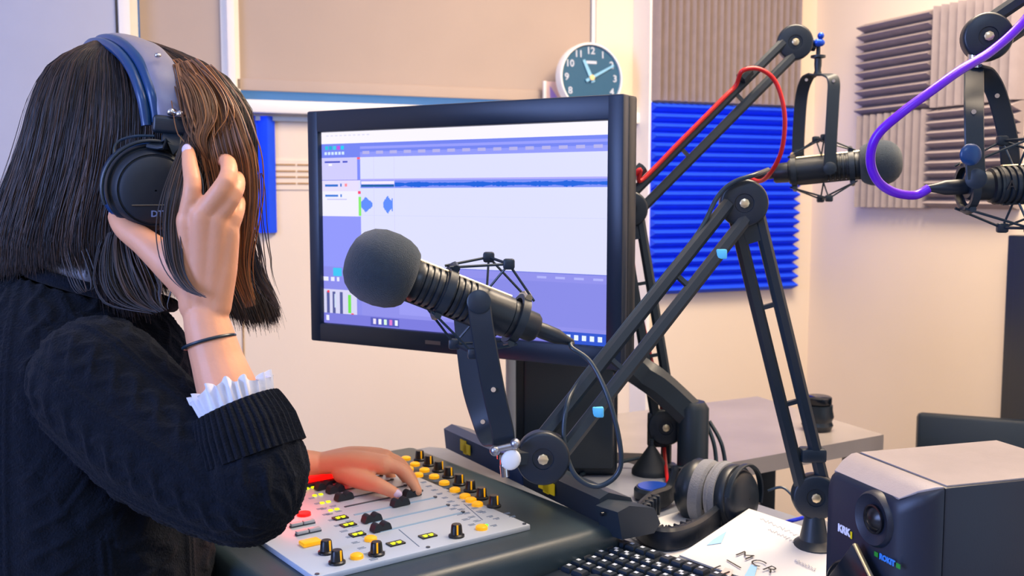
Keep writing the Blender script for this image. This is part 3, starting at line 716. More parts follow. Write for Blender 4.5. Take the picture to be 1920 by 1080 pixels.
wo = V((WS / 2 - .012, -.0405, .056)); g = G(); g.lathe(wo, fw, [(-.002, .050), (.006, .050), (.007, .048), (.006, .046), (.009, .042), (.006, .038), (.0012, .015), (.005, .010), (.007, .001)], 44, caps=False); g.build('woofer', M['cone_drv'], sp, True)
lg = sl_(1583, 994)
g = textg('KRK', .0115, frame(Msp @ V((lg.x + .001, -.0412, lg.z)), exs, ez=-BN), .0004, bold=.0006); g.build('logo', M['logo_white'], sp)
g = G(); g.box((lg.x + .0145, -.0412, lg.z - .001), (.0028, .0006, .008)); g.build('logo_mark', M['label_y'], sp, True)
rk = sl_(1665, 1050)
Mrk = frame(Msp @ V((rk.x, -.0412, rk.z)), R3(Msp) @ V((1, 0, .0)), ez=-BN)
g = textg('ROKIT', .0085, Mrk, .0004, bold=.0004); g.build('model_text', M['blue_print'], sp)
for s_ in (-1, 1): g = G(); g.box((rk.x + s_ * .018, -.0412, rk.z), (.006, .0006, .005)); g.build('model_mark', M['green_print'], sp, True)
# phone leaning on it
pc = Msi @ onpl(1604, 1016, Msp @ V((0, -.052, 0)), BN)
zz = V((-.16 * 0, -.10, 0))
ang = math.radians(-40)
upv = V((math.sin(math.radians(-36)) * -1 * -1, .18, math.cos(math.radians(-36)))).normalized()
ca = V((math.sin(math.radians(-38)), .12, math.cos(math.radians(-38)))).normalized()  # long edge, up and left
# corner at pc is the top corner; edges run down-left and down-right
e1 = V((.80, -.08, -.58)).normalized(); e2 = V((-.58, -.06, -.80)); e2 = (e2 - e1 * e2.dot(e1)).normalized()
PL, PWd = .125, .065
Mph = frame(Msp @ pc, R3(Msp) @ e2, ey=R3(Msp) @ e1)
ph = thing('smartphone', 'black smartphone with a pale metal edge leaning against the speaker', 'phone', Mph)
g = G(); g.box((PWd / 2, PL / 2, 0), (PWd, PL, .007), bev=.003, seg=3); g.build('body', M['gold'], ph, True)
for s_ in (1, -1):
    g = G(); g.box((PWd / 2, PL / 2, s_ * .0036), (PWd - .004, PL - .004, .001), bev=.0004); g.build('glass', M['black_gloss'], ph, True)
    g = G(); g.prism([V((.020, .040, s_ * .0042)), V((.050, .030, s_ * .0042)), V((.055, .085, s_ * .0042)), V((.018, .090, s_ * .0042))], (0, 0, s_ * .0003)); g.build('screen_picture', M['phone_pic'], ph, True)
    g = G(); g.prism([V((.020, .040, s_ * .0046)), V((.050, .030, s_ * .0046)), V((.046, .038, s_ * .0046)), V((.024, .046, s_ * .0046))], (0, 0, s_ * .0003)); g.build('screen_banner', M['phone_green'], ph, True)

# ================================================================ PAPER, SHEETS, KEYBOARD
kA = at(1405, 953, 1.52); kL = onz(1268, 1045, .722); kR = onz(1556, 1022, .722)
e1 = (kL - kA).normalized(); e2 = (kR - kA); e2 = (e2 - e1 * e2.dot(e1)).normalized(); nb = e1.cross(e2).normalized(); nb = nb if nb.z > 0 else -nb
nt_ = thing('printed_programme', 'white printed booklet reading MCR LIVE beside the keyboard', 'booklet', V((kA.x, kA.y, ZD)))
ZB = ZD + .0035
for k in range(3):
    g = G(); NX, NY = 16, 16; top, bot = [], []
    for a in range(NX + 1):
        for b in range(NY + 1):
            p = kA + e1 * (.205 * a / NX) + e2 * (.215 * b / NY) - nb * (.0012 * (2 - k)) + e1 * .0006 * k
            zf = ZB - .0012 * (2 - k); t = (p.z - zf) / .006; p.z = zf + .006 * (math.log1p(math.exp(t)) if t < 20 else t) - .002 * math.exp(-abs(t))
            top.append(p); bot.append(p - V((0, 0, .0011)))
    W_ = NY + 1; n_ = len(top); fs = []
    for a in range(NX):
        for b in range(NY):
            q = a * W_ + b; fs += [(q, q + 1, q + W_ + 1, q + W_), (n_ + q, n_ + q + W_, n_ + q + W_ + 1, n_ + q + 1)]
    rim = [b for b in range(W_)] + [a * W_ + NY for a in range(1, NX + 1)] + [NX * W_ + b for b in range(NY - 1, -1, -1)] + [a * W_ for a in range(NX - 1, 0, -1)]
    fs += [(rim[i], rim[(i + 1) % len(rim)], n_ + rim[(i + 1) % len(rim)], n_ + rim[i]) for i in range(len(rim))]
    g.add(top + bot, fs); g.build('sheet' if k < 2 else 'cover', M['paper'], nt_)
    if k == 2: COVER = top
def zcov(x, y):
    zp = kA.z - ((x - kA.x) * nb.x + (y - kA.y) * nb.y) / nb.z; t = (zp - ZB) / .006; return ZB + .006 * (math.log1p(math.exp(t)) if t < 20 else t)
def pc_(px, py):
    z = ZB + .004
    for _ in range(6): p = onz(px, py, z); z = zcov(p.x, p.y) + .0008
    return onz(px, py, z)
def word(s, px, py, size, m, bold=.001, nm='lettering'):
    p = pc_(px, py); tx = (pc_(px + 12, py + 9) - pc_(px - 12, py - 9)).normalized(); tx = (e2 * .6 + tx * .4).normalized()
    n2 = (pc_(px + 12, py) - pc_(px - 12, py)).cross(pc_(px, py - 10) - pc_(px, py + 10)).normalized(); n2 = n2 if n2.z > 0 else -n2; p = p + n2 * .0006
    tx = V((tx.x, tx.y, 0)).normalized(); g = textg(s, size, frame(V((p.x, p.y, 0)), tx, ez=(0, 0, 1)), .0002, bold=bold)
    for v_ in g.v: v_.z += zcov(v_.x, v_.y) + .0020
    g.build(nm, m, nt_)
for ch_, px, py in (('M', 1396, 1043), ('C', 1420, 1057), ('R', 1444, 1069), ('L', 1345, 1068), ('I', 1358, 1077), ('V', 1372, 1086), ('E', 1392, 1099)):
    word(ch_, px, py, .029, M['ink'], bold=-.0003)
a, b = pc_(1363, 1050), pc_(1389, 1065); d = (b - a).normalized(); n_ = V((-d.y, d.x, 0)) * .001
g = G(); g.prism([a - n_, b - n_, b + n_, a + n_], (0, 0, .0005)); g.build('rule', M['ink'], nt_)
for c_, m_ in ((((1336, 1012), (1362, 996), (1352, 1018), (1325, 1022)), 'wash_blue'), (((1390, 1090), (1408, 1058), (1420, 1062), (1412, 1090)), 'wash_blue'), (((1345, 1080), (1360, 1064), (1374, 1068), (1368, 1090)), 'wash_pink')):
    g = G(); g.prism([pc_(*q) for q in c_], (0, 0, -.0004)); g.build('print_wash', M[m_], nt_)
g = G(); rr = random.Random(9)
for (ax, ay), (bx_, by_) in (((1425, 972), (1535, 1022)), ((1440, 992), (1520, 1030)), ((1490, 1050), (1530, 1068))):
    n = 46; line = []
    for k in range(n):
        px, py = ax + (bx_ - ax) * k / n, ay + (by_ - ay) * k / n; w_ = 4 * math.sin(k * 1.9 + math.sin(k)) * rr.uniform(.4, 1); line.append(pc_(px - w_ * .4, py + w_ * .8))
    g.tube([p + V((0, 0, .0001)) for p in line], .0004, 4)
o = g.build('faint_script', M['ink_faint'], nt_); o['kind'] = 'stuff'
# white sheet under the headphones
sheet = thing('paper_sheet', 'blank white sheet lying under the headphones', 'paper', V((.26, 1.50, ZD)))
g = G(); c = [onz(1158, 996, ZD), onz(1300, 952, ZD), onz(1372, 985, ZD), onz(1262, 1052, ZD)]; g.prism([V((p.x, p.y, ZD + .0003)) for p in c], (0, 0, .0012)); g.build('sheet', M['paper'], sheet)
# keyboard
k0 = onz(1138, 1003, ZD + .022)
exk = (onz(1292, 1056, ZD + .02) - k0).normalized()
Mkb = frame(V((k0.x, k0.y, ZD)), exk, ez=(0, 0, 1)); KL, KW = .44, .16    # y local points away; keyboard occupies y in [-KW,0]
kb = thing('computer_keyboard', 'black computer keyboard with pale legends at the bottom of the picture', 'keyboard', Mkb)
g = G(); g.add(*loft([[V((-.006, y, z)) for y, z in ((-KW - .01, 0.001), (.006, .001), (.006, .020), (0, .024), (-KW, .012), (-KW - .01, .008))], [V((KL, y, z)) for y, z in ((-KW - .01, 0.001), (.006, .001), (.006, .020), (0, .024), (-KW, .012), (-KW - .01, .008))]])); g.build('case', M['black_plastic'], kb, True)
def keymesh(wd, dp=.0155, legend=1):
    g = G(); b, t = [], []
    r0 = [V((sx * wd / 2, sy * dp / 2, 0)) for sx, sy in ((-1, -1), (1, -1), (1, 1), (-1, 1))]
    r1 = [V((p.x * .82 , p.y * .78, .006)) for p in r0]; g.add(*loft([r0, [p + V((0, 0, .002)) for p in r0], r1]))
    if legend:
        for a_, b_, c_, d_ in ((-.42, .02, .02, .34), (-.02, .38, -.30, -.02))[:legend]:
            g.add([(a_ * wd * .8, c_ * dp, .0063), (b_ * wd * .8, c_ * dp, .0063), (b_ * wd * .8, d_ * dp, .0063), (a_ * wd * .8, d_ * dp, .0063)], [(0, 1, 2, 3)], 1)
    return g.mesh('key', [M['key'], M['key_print']])
KM = {}
def key(x, y, wd, leg=1):
    k_ = (round(wd, 4), leg)
    if k_ not in KM: KM[k_] = keymesh(wd, legend=leg)
    o = bpy.data.objects.new('key', KM[k_]); COL.objects.link(o); o.parent = kb; zk = .0235 + (y / KW) * .0115
    o.location = (x, y, zk); o.rotation_euler = (math.atan(.0115 / KW), 0, 0)
pitch_ = .0185
rows = [[1] * 14, [1] * 13 + [1.9], [1.5] + [1] * 12 + [1.4], [1.8] + [1] * 11 + [2.1], [1.3] + [1] * 11 + [2.6], [1.4, 1, 1.2, 6.2, 1.2, 1, 1, 1.4]]
for r, rw in enumerate(rows):
    x = .010; y = -.020 - r * .0225 if r else -.016
    if r: y = -.022 - .0205 * r
    for i, k_ in enumerate(rw):
        wd = (pitch_ * k_ - .0022)
        if r == 0 and i in (1, 5, 9): x += .006
        key(x + wd / 2, y, wd, 0 if k_ > 5 else (2 if r in (1,) else 1)); x += pitch_ * k_
    for blk, n in ((.300, 3), (.366, 4)):
        for i in range(n):
            if blk == .300 and r in (3,): continue
            if r == 0 and blk > .33: continue
            key(blk + pitch_ * i + .008, y, pitch_ - .0022, 1)
# puck
q = onz(1240, 945, ZD)
pk = thing('headphone_puck', 'small round black puck with a glossy blue top near the headphones', 'puck', V((q.x - .008, q.y + .03, ZD)))
g = G(); g.lathe((0, 0, 0), (0, 0, 1), [(0, .030), (.004, .034), (.016, .034), (.021, .030)], 32); g.build('body', M['black_plastic'], pk, True)
g = G(); g.lathe((0, 0, .021), (0, 0, 1), [(0, .028), (.0015, .027), (.002, .001)], 32); g.build('top', M['blue_metal'], pk, True)
# cone weight
q = onz(1224, 893, ZD)
cn = thing('cable_cone', 'black rubber cone on the desk in front of the monitor arm', 'cone', V((q.x, q.y + .02, ZD)))
g = G(); g.lathe((0, 0, 0), (0, 0, 1), [(0, .036), (.006, .036), (.010, .034), (.048, .008), (.052, .006)], 36); g.build('cone', M['rubber'], cn, True)
g = G(); g.lathe((0, 0, .052), (0, 0, 1), [(0, .0045), (.012, .0045)], 12); g.build('stem', M['black'], cn, True)

# ================================================================ DESK HEADPHONES
hp = thing('studio_headphones', 'black headphones with grey velour pads lying on the desk', 'headphones', V((.33, 1.56, ZD)))
def cup(parent, c, ax, r, up, pad_m, shell_m, thick=.040, tilt=0, names=('ear_cup', 'ear_pad')):
    """c = pad face centre, ax = outward axis (pad face points the other way)"""
    ax = V(ax).normalized()
    g = G(); g.lathe(c + ax * .018, ax, [(-.002, r * .92), (.004, r * .97), (.012, r * .98), (.016, r * .94), (.017, r * .86), (.024, r * .82), (.030, r * .70), (.033, r * .4), (.034, .001)], 48, caps=False)
    cu = g.build(names[0], shell_m, parent)
    g = G(); n = 48; prof = [(.018, r * .70), (.018, r * .99), (.010, r * 1.02), (.002, r * .99), (-.002, r * .90), (-.001, r * .74), (.006, r * .62), (.014, r * .58)]
    g.lathe(c, ax, prof, n, caps=False); g.build(names[1], pad_m, cu)
    g = G(); g.cyl(c + ax * .012, c + ax * .018, r * .68, n=32); g.build('inner_cloth', M['rubber'], cu)
    return cu
axB = V((.74, -.66, .10)).normalized(); cB = at(1388, 934, 1.535) - axB * .036
cup(hp, cB, axB, .053, None, M['velour'], M['black_plastic'])
cA = at(1318, 918, 1.60); axA = V((-.96, .16, .06))
cup(hp, cB - axB * .010 + V((-.004, .002, .003)), V((-.80, .58, .05)), .051, None, M['velour'], M['black_plastic'])
# ridge ring on the pad
g = G(); g.lathe(cB - axB.normalized() * .004, axB, [(.006, .050), (.008, .0545), (.012, .0555), (.014, .053)], 48, caps=False); g.build('pad_seam', M['silver_cap'] if 0 else M['velour'], hp)
# yoke arcs on cup B : outside fork
ub = V((0, 0, 1)); axb = axB.normalized(); fb = axb.cross(ub).normalized()
cc = cB + axb * .038
g = G(); g.strap([cc + fb * .054 * math.cos(a) + ub * .052 * math.sin(a) + axb * .004 for a in np.linspace(math.radians(15), math.radians(200), 20)], axb, .010, .004); g.build('yoke', M['black'], hp)
# headband low arc toward the camera
bp = [at(1272, 880, 1.64), at(1256, 925, 1.62), onz(1222, 966, ZD) + V((0, 0, .022)), onz(1197, 990, ZD) + V((0, 0, .020)), onz(1205, 1020, ZD) + V((0, 0, .019)), onz(1250, 1036, ZD) + V((0, 0, .019)), onz(1305, 1021, ZD) + V((0, 0, .020)), onz(1352, 988, ZD) + V((0, 0, .024)), onz(1384, 972, ZD) + V((0, 0, .034))]
g = G(); g.strap(bp, V((0, 0, 1)), .034, .012, smooth=7); g.build('headband', M['vinyl'], hp)
bi = [p + (V((cB.x - .06, cB.y - .02, p.z)) - p).normalized() * .010 for p in bp[2:7]]
g = G(); g.strap(bi, V((0, 0, 1)), .030, .012, smooth=7); g.build('headband_pad', M['vinyl'], hp)
pts, _ = spline(bi, 9, [0] * 5)
for i in range(2, len(pts) - 2, 2):
    c = pts[i]; t = (pts[i + 1] - pts[i - 1]).normalized()
    g = G(); g.box(c + V((0, 0, .0)), (.0035, .0175, .032), Matrix((( t.x, -t.y, 0), (t.y, t.x, 0), (0, 0, 1))), bev=.0012, seg=1); g.build('pad_pleat', M['vinyl'], hp)
q = onz(1352, 988, ZD) + V((0, 0, .026)); g = G(); t = (bp[7] - bp[6]).normalized(); Rb = Matrix(((t.x, -t.y, 0), (t.y, t.x, 0), (0, 0, 1)))
g.box(q, (.030, .017, .040), Rb, bev=.003); g.build('slider_cap', M['black_gloss'], hp)
g = G(); nv = V((t.y, -t.x, 0)); g.cyl(q + nv * .008, q + nv * .0105, .005, n=14); g.build('rivet', M['slot'], hp)
g = G(); g.box(bp[0] + V((0, 0, -.01)), (.03, .02, .03), bev=.004); g.build('slider_cap', M['black_gloss'], hp)
g = G(); g.tube([at(1440, 920, 1.56), at(1470, 915, 1.55), at(1500, 950, 1.53), at(1515, 985, 1.53), onz(1500, 1000, ZD + .004)], .0022, 8, smooth=8)
g.build('cord', M['black_cable'], hp)
g = G(); g.tube([onz(1450, 985, ZD + .006), onz(1490, 975, ZD + .022), onz(1520, 968, ZD + .028), onz(1535, 975, ZD + .02), onz(1530, 990, ZD + .006)], .003, 8, smooth=8)
tag(g.build('cable', M['blue_cable'], None), 'short blue cable curled beside the booklet', 'cable')
g = G(); g.tube([onz(1160, 868, ZD + .01), onz(1200, 858, ZD + .02), onz(1130, 872, ZD + .006), onz(1090, 890, ZD + .006)], .003, 8, smooth=6)
tag(g.build('cable', M['black_cable'], None), 'black cable lying by the base of the tall speaker cabinet', 'cable')
# ================================================================ BOOM ARMS AND MICROPHONES
VIEW = V((0, 1, 0))
def disc(g, c, r, th=.020):
    n = V((0, -1, 0)) ; n = (V((0, 0, CAM_Z)) - V(c)); n.z *= .3; n = (n.normalized() * .5 + V((0, -1, 0)) * .5).normalized()
    g.lathe(V(c) - n * th / 2, n, [(0, r * .93), (.002, r), (th - .004, r), (th - .001, r * .95), (th, r * .88), (th, r * .40), (th - .002, r * .38)], 40, caps=True); return n
def boom(label, J0, J1, J2, J3, r, basept, tie=None, springs=True, baselabel=None, bars0=True):
    t = thing('boom_arm', label, 'microphone arm', V((basept.x, basept.y, basept.z)))
    for k, (A, B, nm) in enumerate(((J0, J1, 'lower_bar'), (J1, J2, 'upper_bar'))):
        d = (B - A).normalized(); s_ = d.cross(VIEW).normalized()
        for sg in (-1, 1):
            off = s_ * .0158 * sg
            g = G(); g.strap([A + off + d * r * .5, B + off - d * r * .5], s_, .0180, .013); g.build(nm, M['black'], t)
        for f in (.33, .66):
            g = G(); g.box(A + (B - A) * f, (.020, .006, .006), Matrix((s_, d.cross(s_), d)).transposed()); g.build('cross_link', M['black'], t)
    for J in (J0, J1, J2):
        g = G(); n = disc(g, J, r, .024); j = g.build('joint_disc', M['black_plastic'], t)
        g = G(); g.lathe(V(J) + n * .0115, n, [(0, r * .20), (.003, r * .20), (.004, r * .12)], 8); g.build('bolt', M['brass'], j)
    # clevis straps at the elbow
    g = G(); g.strap([J1 - V((0, 0, r * .2)), J1 + (J0 - J1).normalized() * r * 1.7], (J0 - J1).cross(VIEW), .030, .010); g.build('clevis', M['black'], t)
    g = G(); g.strap([J2, J3], (J3 - J2).cross(VIEW), .024, .014); g.build('head_bracket', M['black'], t)
    return t
# near boom
A, B, C = at(1018, 857, 1.20), at(1394, 381, 1.38), at(1528, 930, 1.41)
base1 = onz(1524, 990, ZD)
bo1 = boom('black boom arm holding the nearest microphone in front of the monitor', C, B, A, at(955, 858, 1.19), .0325, base1)
g = G(); g.lathe(V((C.x, C.y, ZD)), (0, 0, 1), [(0, .034), (.012, .034), (.020, .020), (C.z - ZD - .02, .012)], 24); g.build('base', M['black'], bo1)
g = G(); g.box((C.x + .0, C.y - .005, ZD - .045), (.05, .07, .02), bev=.003); g.box((C.x, C.y + .03, ZD - .02), (.05, .012, .06), bev=.003); g.build('clamp', M['black'], bo1)
g = G(); p = at(1523, 852, 1.41); dd = (B - C).normalized(); g.box(p, (.036, .024, .020), bev=.004); g.build('collar', M['black'], bo1)
d = (B - A).normalized(); s_ = d.cross(VIEW).normalized()
for f in (.16, .78):
    q = A + d * (B - A).length * (f + .12) - s_ * .0135 + V((0, -.008, 0)) ; q = A + d * (B - A).length * (.82 if f > .5 else .20) - s_ * .018
    g = G(); g.box(q, (.014, .020, .013), bev=.002); g.build('cable_tie', M['cyan_tie'], bo1)
# far boom
A2, B2, C2 = at(1490, 80, 1.96), at(1180, 392, 1.86), at(1248, 800, 1.84)
base2 = onz(1232, 893, ZD)
bo2 = boom('black boom arm with a red cable reaching over the blue foam', C2, B2, A2, at(1528, 84, 1.965), .0335, V((C2.x, C2.y, ZD)))
g = G(); g.lathe(V((C2.x + .004, C2.y + .015, ZD)), (0, 0, 1), [(0, .026), (.008, .026), (.012, .010), (C2.z - ZD - .01, .010)], 24); g.build('base', M['black'], bo2)
g = G(); g.box(C2 + V((-.014, .004, -.006)), (.038, .016, .066), bev=.005); g.build('joint_housing', M['black_plastic'], bo2)
g = G(); p = at(1397, 140, 1.92); d2 = (A2 - B2).normalized(); s2 = d2.cross(VIEW).normalized()
g.strap([p - d2 * .012, p + d2 * .012], s2, .022, .020); g.build('collar', M['black'], bo2)
g = G(); p = at(1197, 322, 1.865); g.strap([p - d2 * .012, p + d2 * .012], s2, .022, .020); g.build('collar', M['black'], bo2)
# third boom
A3, B3, C3 = at(1850, 70, 1.32), at(2190, -160, 1.30), at(2190, 960, 1.12)
bo3 = boom('black boom arm at the right edge holding the purple cable microphone', C3, B3, A3, at(1832, 96, 1.32), .0305, V((C3.x, C3.y, ZD)))
g = G(); g.lathe(V((C3.x, C3.y, ZD)), (0, 0, 1), [(0, .034), (.012, .034), (.020, .020), (max(.03, C3.z - ZD - .02), .012)], 24); g.build('base', M['black'], bo3)

def mic(label, Wc, rear, rb, rw, ribs=9, cat='microphone', mark=None):
    """Wc = windscreen centre, rear = end of the body"""
    ax = (rear - Wc).normalized(); L = (rear - Wc).length
    t = thing('studio_microphone', label, cat, Wc + ax * (L * .5))
    s = rw / .0445
    g = G(); g.lathe(Wc, ax, [(-.040 * s, .001), (-.0395 * s, .012 * s), (-.037 * s, .022 * s), (-.031 * s, .032 * s), (-.021 * s, .040 * s), (-.008 * s, .0442 * s), (.008 * s, .0448 * s), (.022 * s, .0425 * s), (.032 * s, .038 * s), (.038 * s, .033 * s), (.040 * s, .026 * s), (.038 * s, .018 * s)], 48)
    g.build('windscreen', M['windscreen'], t)
    a0 = .036 * s; prof = [(a0, rb * .93), (a0 + .006, rb * .95)]
    x = a0 + .008
    for k in range(ribs):
        prof += [(x, rb), (x + .004, rb), (x + .0048, rb * .90), (x + .0072, rb * .90)]; x += .0080
    prof += [(x, rb), (L - .040, rb * .98), (L - .038, rb * .9), (L - .030, rb * .9), (L - .028, rb * .75), (L - .004, rb * .72), (L, rb * .60)]
    g = G(); g.lathe(Wc, ax, prof, 40); g.build('body', M['black_plastic'], t)
    g = G(); u = V((0, 0, 1)); u = (u - ax * u.dot(ax)).normalized(); v_ = ax.cross(u)
    for sg in (1, -1):
        g = G(); g.strap([Wc + ax * (a0 + .002) + u * rb * .98 * sg + v_ * 0, Wc + ax * (L - .045) + u * rb * .98 * sg], v_, .007, .0035); g.build('body_rail', M['brass'] if sg > 0 else M['black'], t)  # pale upper rail stands in for the highlight along the body top
    g = G(); 
    g.lathe(Wc + ax * (L - .002), ax, [(0, .0095), (.012, .0100), (.030, .0095), (.042, .006), (.052, .0042)], 24); g.build('plug', M['black_plastic'], t)
    return t, ax, u, v_
def shock(label, cen, ax, u, v_, rb, hub, legs, wid, wide, half=.055, hubs=True):
    """elastic suspension: two rings, four hubs, cords, U yoke"""
    t = thing('shock_mount', label, 'shock mount', hub)
    for s in (-1, 1):
        g = G(); c = cen + ax * half * s * .86; g.lathe(c - ax * .005, ax, [(0, rb * 1.02), (0, rb * 1.22), (.010, rb * 1.22), (.010, rb * 1.02)], 32, caps=False); g.build('clamp_ring', M['black'], t)
        for uu in (u, -u):
            g = G(); g.tube([c + uu * rb * 1.15 - v_ * .016, c + uu * rb * 1.3 + v_ * 0, c + uu * rb * 1.15 + v_ * .016], .0045, 8); g.build('ring_lug', M['brass'] if (s > 0 and uu == u) else M['black'], t)
    for uu, hh in ((u, .052), (-u, .050)):
        for vv in (-1, 1):
            h = cen + uu * (rb + hh * .62) + v_ * .020 * vv + ax * .008 * vv
            g = G(); g.box(h, (.014, .011, .013), bev=.003); hb = g.build('suspension_hub', M['black'], t)
            for s in (-1, 1):
                e = cen + ax * half * s + uu * rb * 1.1 + v_ * .014 * vv
                g = G(); g.tube([h, e], .0017, 6); g.build('elastic_cord', M['black_cable'], hb)
                e = cen + ax * half * .15 * s + uu * rb * 1.0 + v_ * .014 * vv
            g = G(); g.tube([h, cen + uu * rb * .98 + v_ * .008 * vv], .0015, 6); g.build('elastic_cord', M['black_cable'], hb)
        g = G(); g.tube([cen + uu * (rb + hh * .62) + v_ * .020 + ax * .008, cen + uu * (rb + hh * .62) - v_ * .020 - ax * .008], .0020, 6); g.build('hub_link', M['black'], t)
    for lg, wdir in legs:
        g = G(); g.strap(lg, wdir, wid, .004, smooth=6); y_ = g.build('yoke_leg', M['black'], t)
        p = lg[0]; g = G(); nn = (V((0, 0, CAM_Z)) - p).normalized(); g.lathe(p - nn * .002, nn, [(0, wid * .52), (.006, wid * .52), (.007, wid * .45)], 28); g.build('pivot', M['black'], y_)
        g = G(); g.lathe(lg[len(lg) // 2] + nn * .002, nn, [(0, .003), (.003, .003)], 10); g.build('screw', M['chrome'], y_)
    return t
# nearest microphone
W1, E1 = at(712, 501, 1.18), at(1006, 616, 1.23)
m1, ax, u, v_ = mic('nearest microphone with a large dark foam windscreen in front of the monitor', W1, E1, .0255, .0445)
hub1 = at(944, 838, 1.19); cen1 = at(902, 572, 1.215)
frontleg = [at(898, 566, 1.175), at(905, 620, 1.172), at(925, 730, 1.178), at(942, 806, 1.185), hub1 + V((0, 0, .004))]
backleg = [at(868, 556, 1.262), at(872, 620, 1.262), at(884, 720, 1.26), at(905, 790, 1.25), at(922, 824, 1.225), hub1 + V((0, .01, .002))]
sm1 = shock('elastic suspension mount cradling the nearest microphone', cen1, ax, u, v_, .0255, hub1, [(frontleg, V((1, 0, .2))), (backleg, V((1, -.3, .2)))], .027, None, half=.056)
g = G(); g.lathe(at(945, 850, 1.19), (0, 0, -1), [(0, .009), (.006, .009), (.007, .005), (.020, .005)], 20); g.build('stud', M['chrome'], sm1)
p = at(958, 862, 1.18); g = G(); g.sphere(p, .013, 10, sc=(.9, .35, 1), R=Matrix.Rotation(.5, 3, 'Y')); g.build('thumb_screw', M['white'], sm1)
g = G(); g.tube([at(930, 842, 1.178), at(966, 834, 1.178)], .004, 10); g.sphere(at(928, 845, 1.178), .0065, 8); g.sphere(at(966, 832, 1.178), .0065, 8); g.build('wing_bolt', M['steel'], sm1)
g = G(); g.cyl(at(945, 872, 1.185), at(947, 893, 1.185), .0055, n=14); g.build('socket', M['chrome'], sm1)
# cable of the nearest microphone
e = E1 + ax * .05
loop = [e, at(1072, 652, 1.23), at(1108, 680, 1.22), at(1140, 745, 1.20), at(1162, 830, 1.19), at(1160, 885, 1.19), at(1120, 912, 1.19), at(1078, 890, 1.19), at(1058, 830, 1.20), at(1062, 765, 1.21)]
d = (B - A).normalized(); s_ = d.cross(VIEW).normalized()
if s_.x > 0: s_ = -s_
for f in (.22, .4, .6, .82): loop.append(A + d * (B - A).length * f + s_ * .023)
loop += [at(1345, 370, 1.36), at(1375, 342, 1.36), at(1415, 328, 1.36), at(1440, 318, 1.40)]
g = G(); g.tube(loop, .0031, 10, smooth=8); tag(g.build('microphone_cable', M['black_cable'], None), 'black cable looping from the nearest microphone to its boom arm', 'cable')
d3 = (C - B).normalized(); s3 = d3.cross(VIEW).normalized(); s3 = s3 if s3.x > 0 else -s3
# far microphone
W2, E2 = at(1652, 305, 1.93), at(1450, 326, 1.99)
m2, ax, u, v_ = mic('far microphone with a round foam windscreen by the right wall foam', W2, E2, .0262, .0425, ribs=7)
hub2 = at(1533, 140, 1.965); cen2 = at(1542, 317, 1.962)
L1 = [at(1556, 316, 1.92), at(1558, 260, 1.92), at(1562, 190, 1.925), at(1563, 152, 1.93), at(1553, 141, 1.94), hub2]
L2 = [at(1496, 292, 2.01), at(1498, 240, 2.01), at(1503, 180, 2.005), at(1512, 150, 1.99), at(1522, 141, 1.975), hub2]
sm2 = shock('elastic suspension mount hanging over the far microphone', cen2, ax, u, v_, .0262, hub2, [(L1, V((1, 0, 0))), (L2, V((1, -.2, 0)))], .0235, None, half=.062)
g = G(); g.lathe(at(1533, 142, 1.965), (0, 0, 1), [(0, .009), (.010, .006), (.020, .007), (.032, .007), (.034, .014), (.038, .014), (.040, .004), (.060, .004)], 20); g.build('stud', M['black'], sm2)
g = G(); g.sphere(at(1536, 80, 1.955), .011, 10, sc=(1, .6, .7)); g.sphere(at(1539, 67, 1.955), .0065, 8); g.build('thumb_screw', M['blue_metal'], sm2)
rc_ = [at(1160, 372, 1.86) if 0 else at(1182, 338, 1.85), at(1200, 318, 1.845)]
for f in (.12, .35, .6, .68): rc_.append(B2 + d2 * (A2 - B2).length * f + V((-.017, -.012, .015)))
rc_ += [at(1392, 133, 1.90), at(1425, 130, 1.90), at(1455, 155, 1.90), at(1471, 215, 1.90), at(1466, 280, 1.91), at(1446, 322, 1.93), at(1425, 340, 1.97), E2 + ax * .05]
g = G(); g.tube(rc_, .0042, 10, smooth=8); tag(g.build('microphone_cable', M['red_cable'], None), 'red cable running along the far boom arm to the far microphone', 'cable')
g = G(); g.tube([at(1184, 460, 1.86), at(1196, 560, 1.86), at(1225, 690, 1.85), at(1240, 760, 1.85), at(1246, 850, 1.84), onz(1252, 905, ZD + .004)], .0035, 8, smooth=6); tag(g.build('cable', M['red_cable'], None), 'red cable dropping down the lower bars of the far boom arm', 'cable')
# right microphone
W3, E3 = at(2035, 340, 1.30), at(1812, 350, 1.30)
m3, ax, u, v_ = mic('black microphone with a purple cable cropped by the right edge', W3, E3, .0245, .0445)
cen3 = at(1905, 346, 1.30)
hub3 = at(1826, 128, 1.32)
q3 = at(1826, 330, 1.262)
L1 = [at(1868, 346, 1.262), at(1835, 330, 1.262), at(1826, 280, 1.27), at(1826, 200, 1.30), hub3]
L1 = [at(1830, 335, 1.262), at(1827, 280, 1.262), at(1826, 210, 1.27), at(1826, 160, 1.30), hub3]
L2 = [at(1896, 330, 1.345), at(1890, 260, 1.345), at(1870, 180, 1.34), at(1848, 140, 1.33), hub3]
sm3 = shock('elastic suspension mount around the purple cable microphone', cen3, ax, u, v_, .0245, hub3, [(L1, V((1, 0, 0))), (L2, V((1, -.2, 0)))], .0245, None, half=.072)
g = G(); g.lathe(hub3, (0, 0, 1), [(0, .008), (.020, .008), (.022, .004), (.035, .004)], 16); g.build('stud', M['chrome'], sm3)
g = G(); g.sphere(at(1820, 290, 1.24), .0135, 12, sc=(1, .35, 1)); g.build('pivot_knob', M['shell_blue'], sm3)
g = textg('A', .018, frame(at(1897, 348, 1.2745), (1, 0, 0), ez=(0, -1, 0)), .0004); g.build('marking', M['ink'], m3)
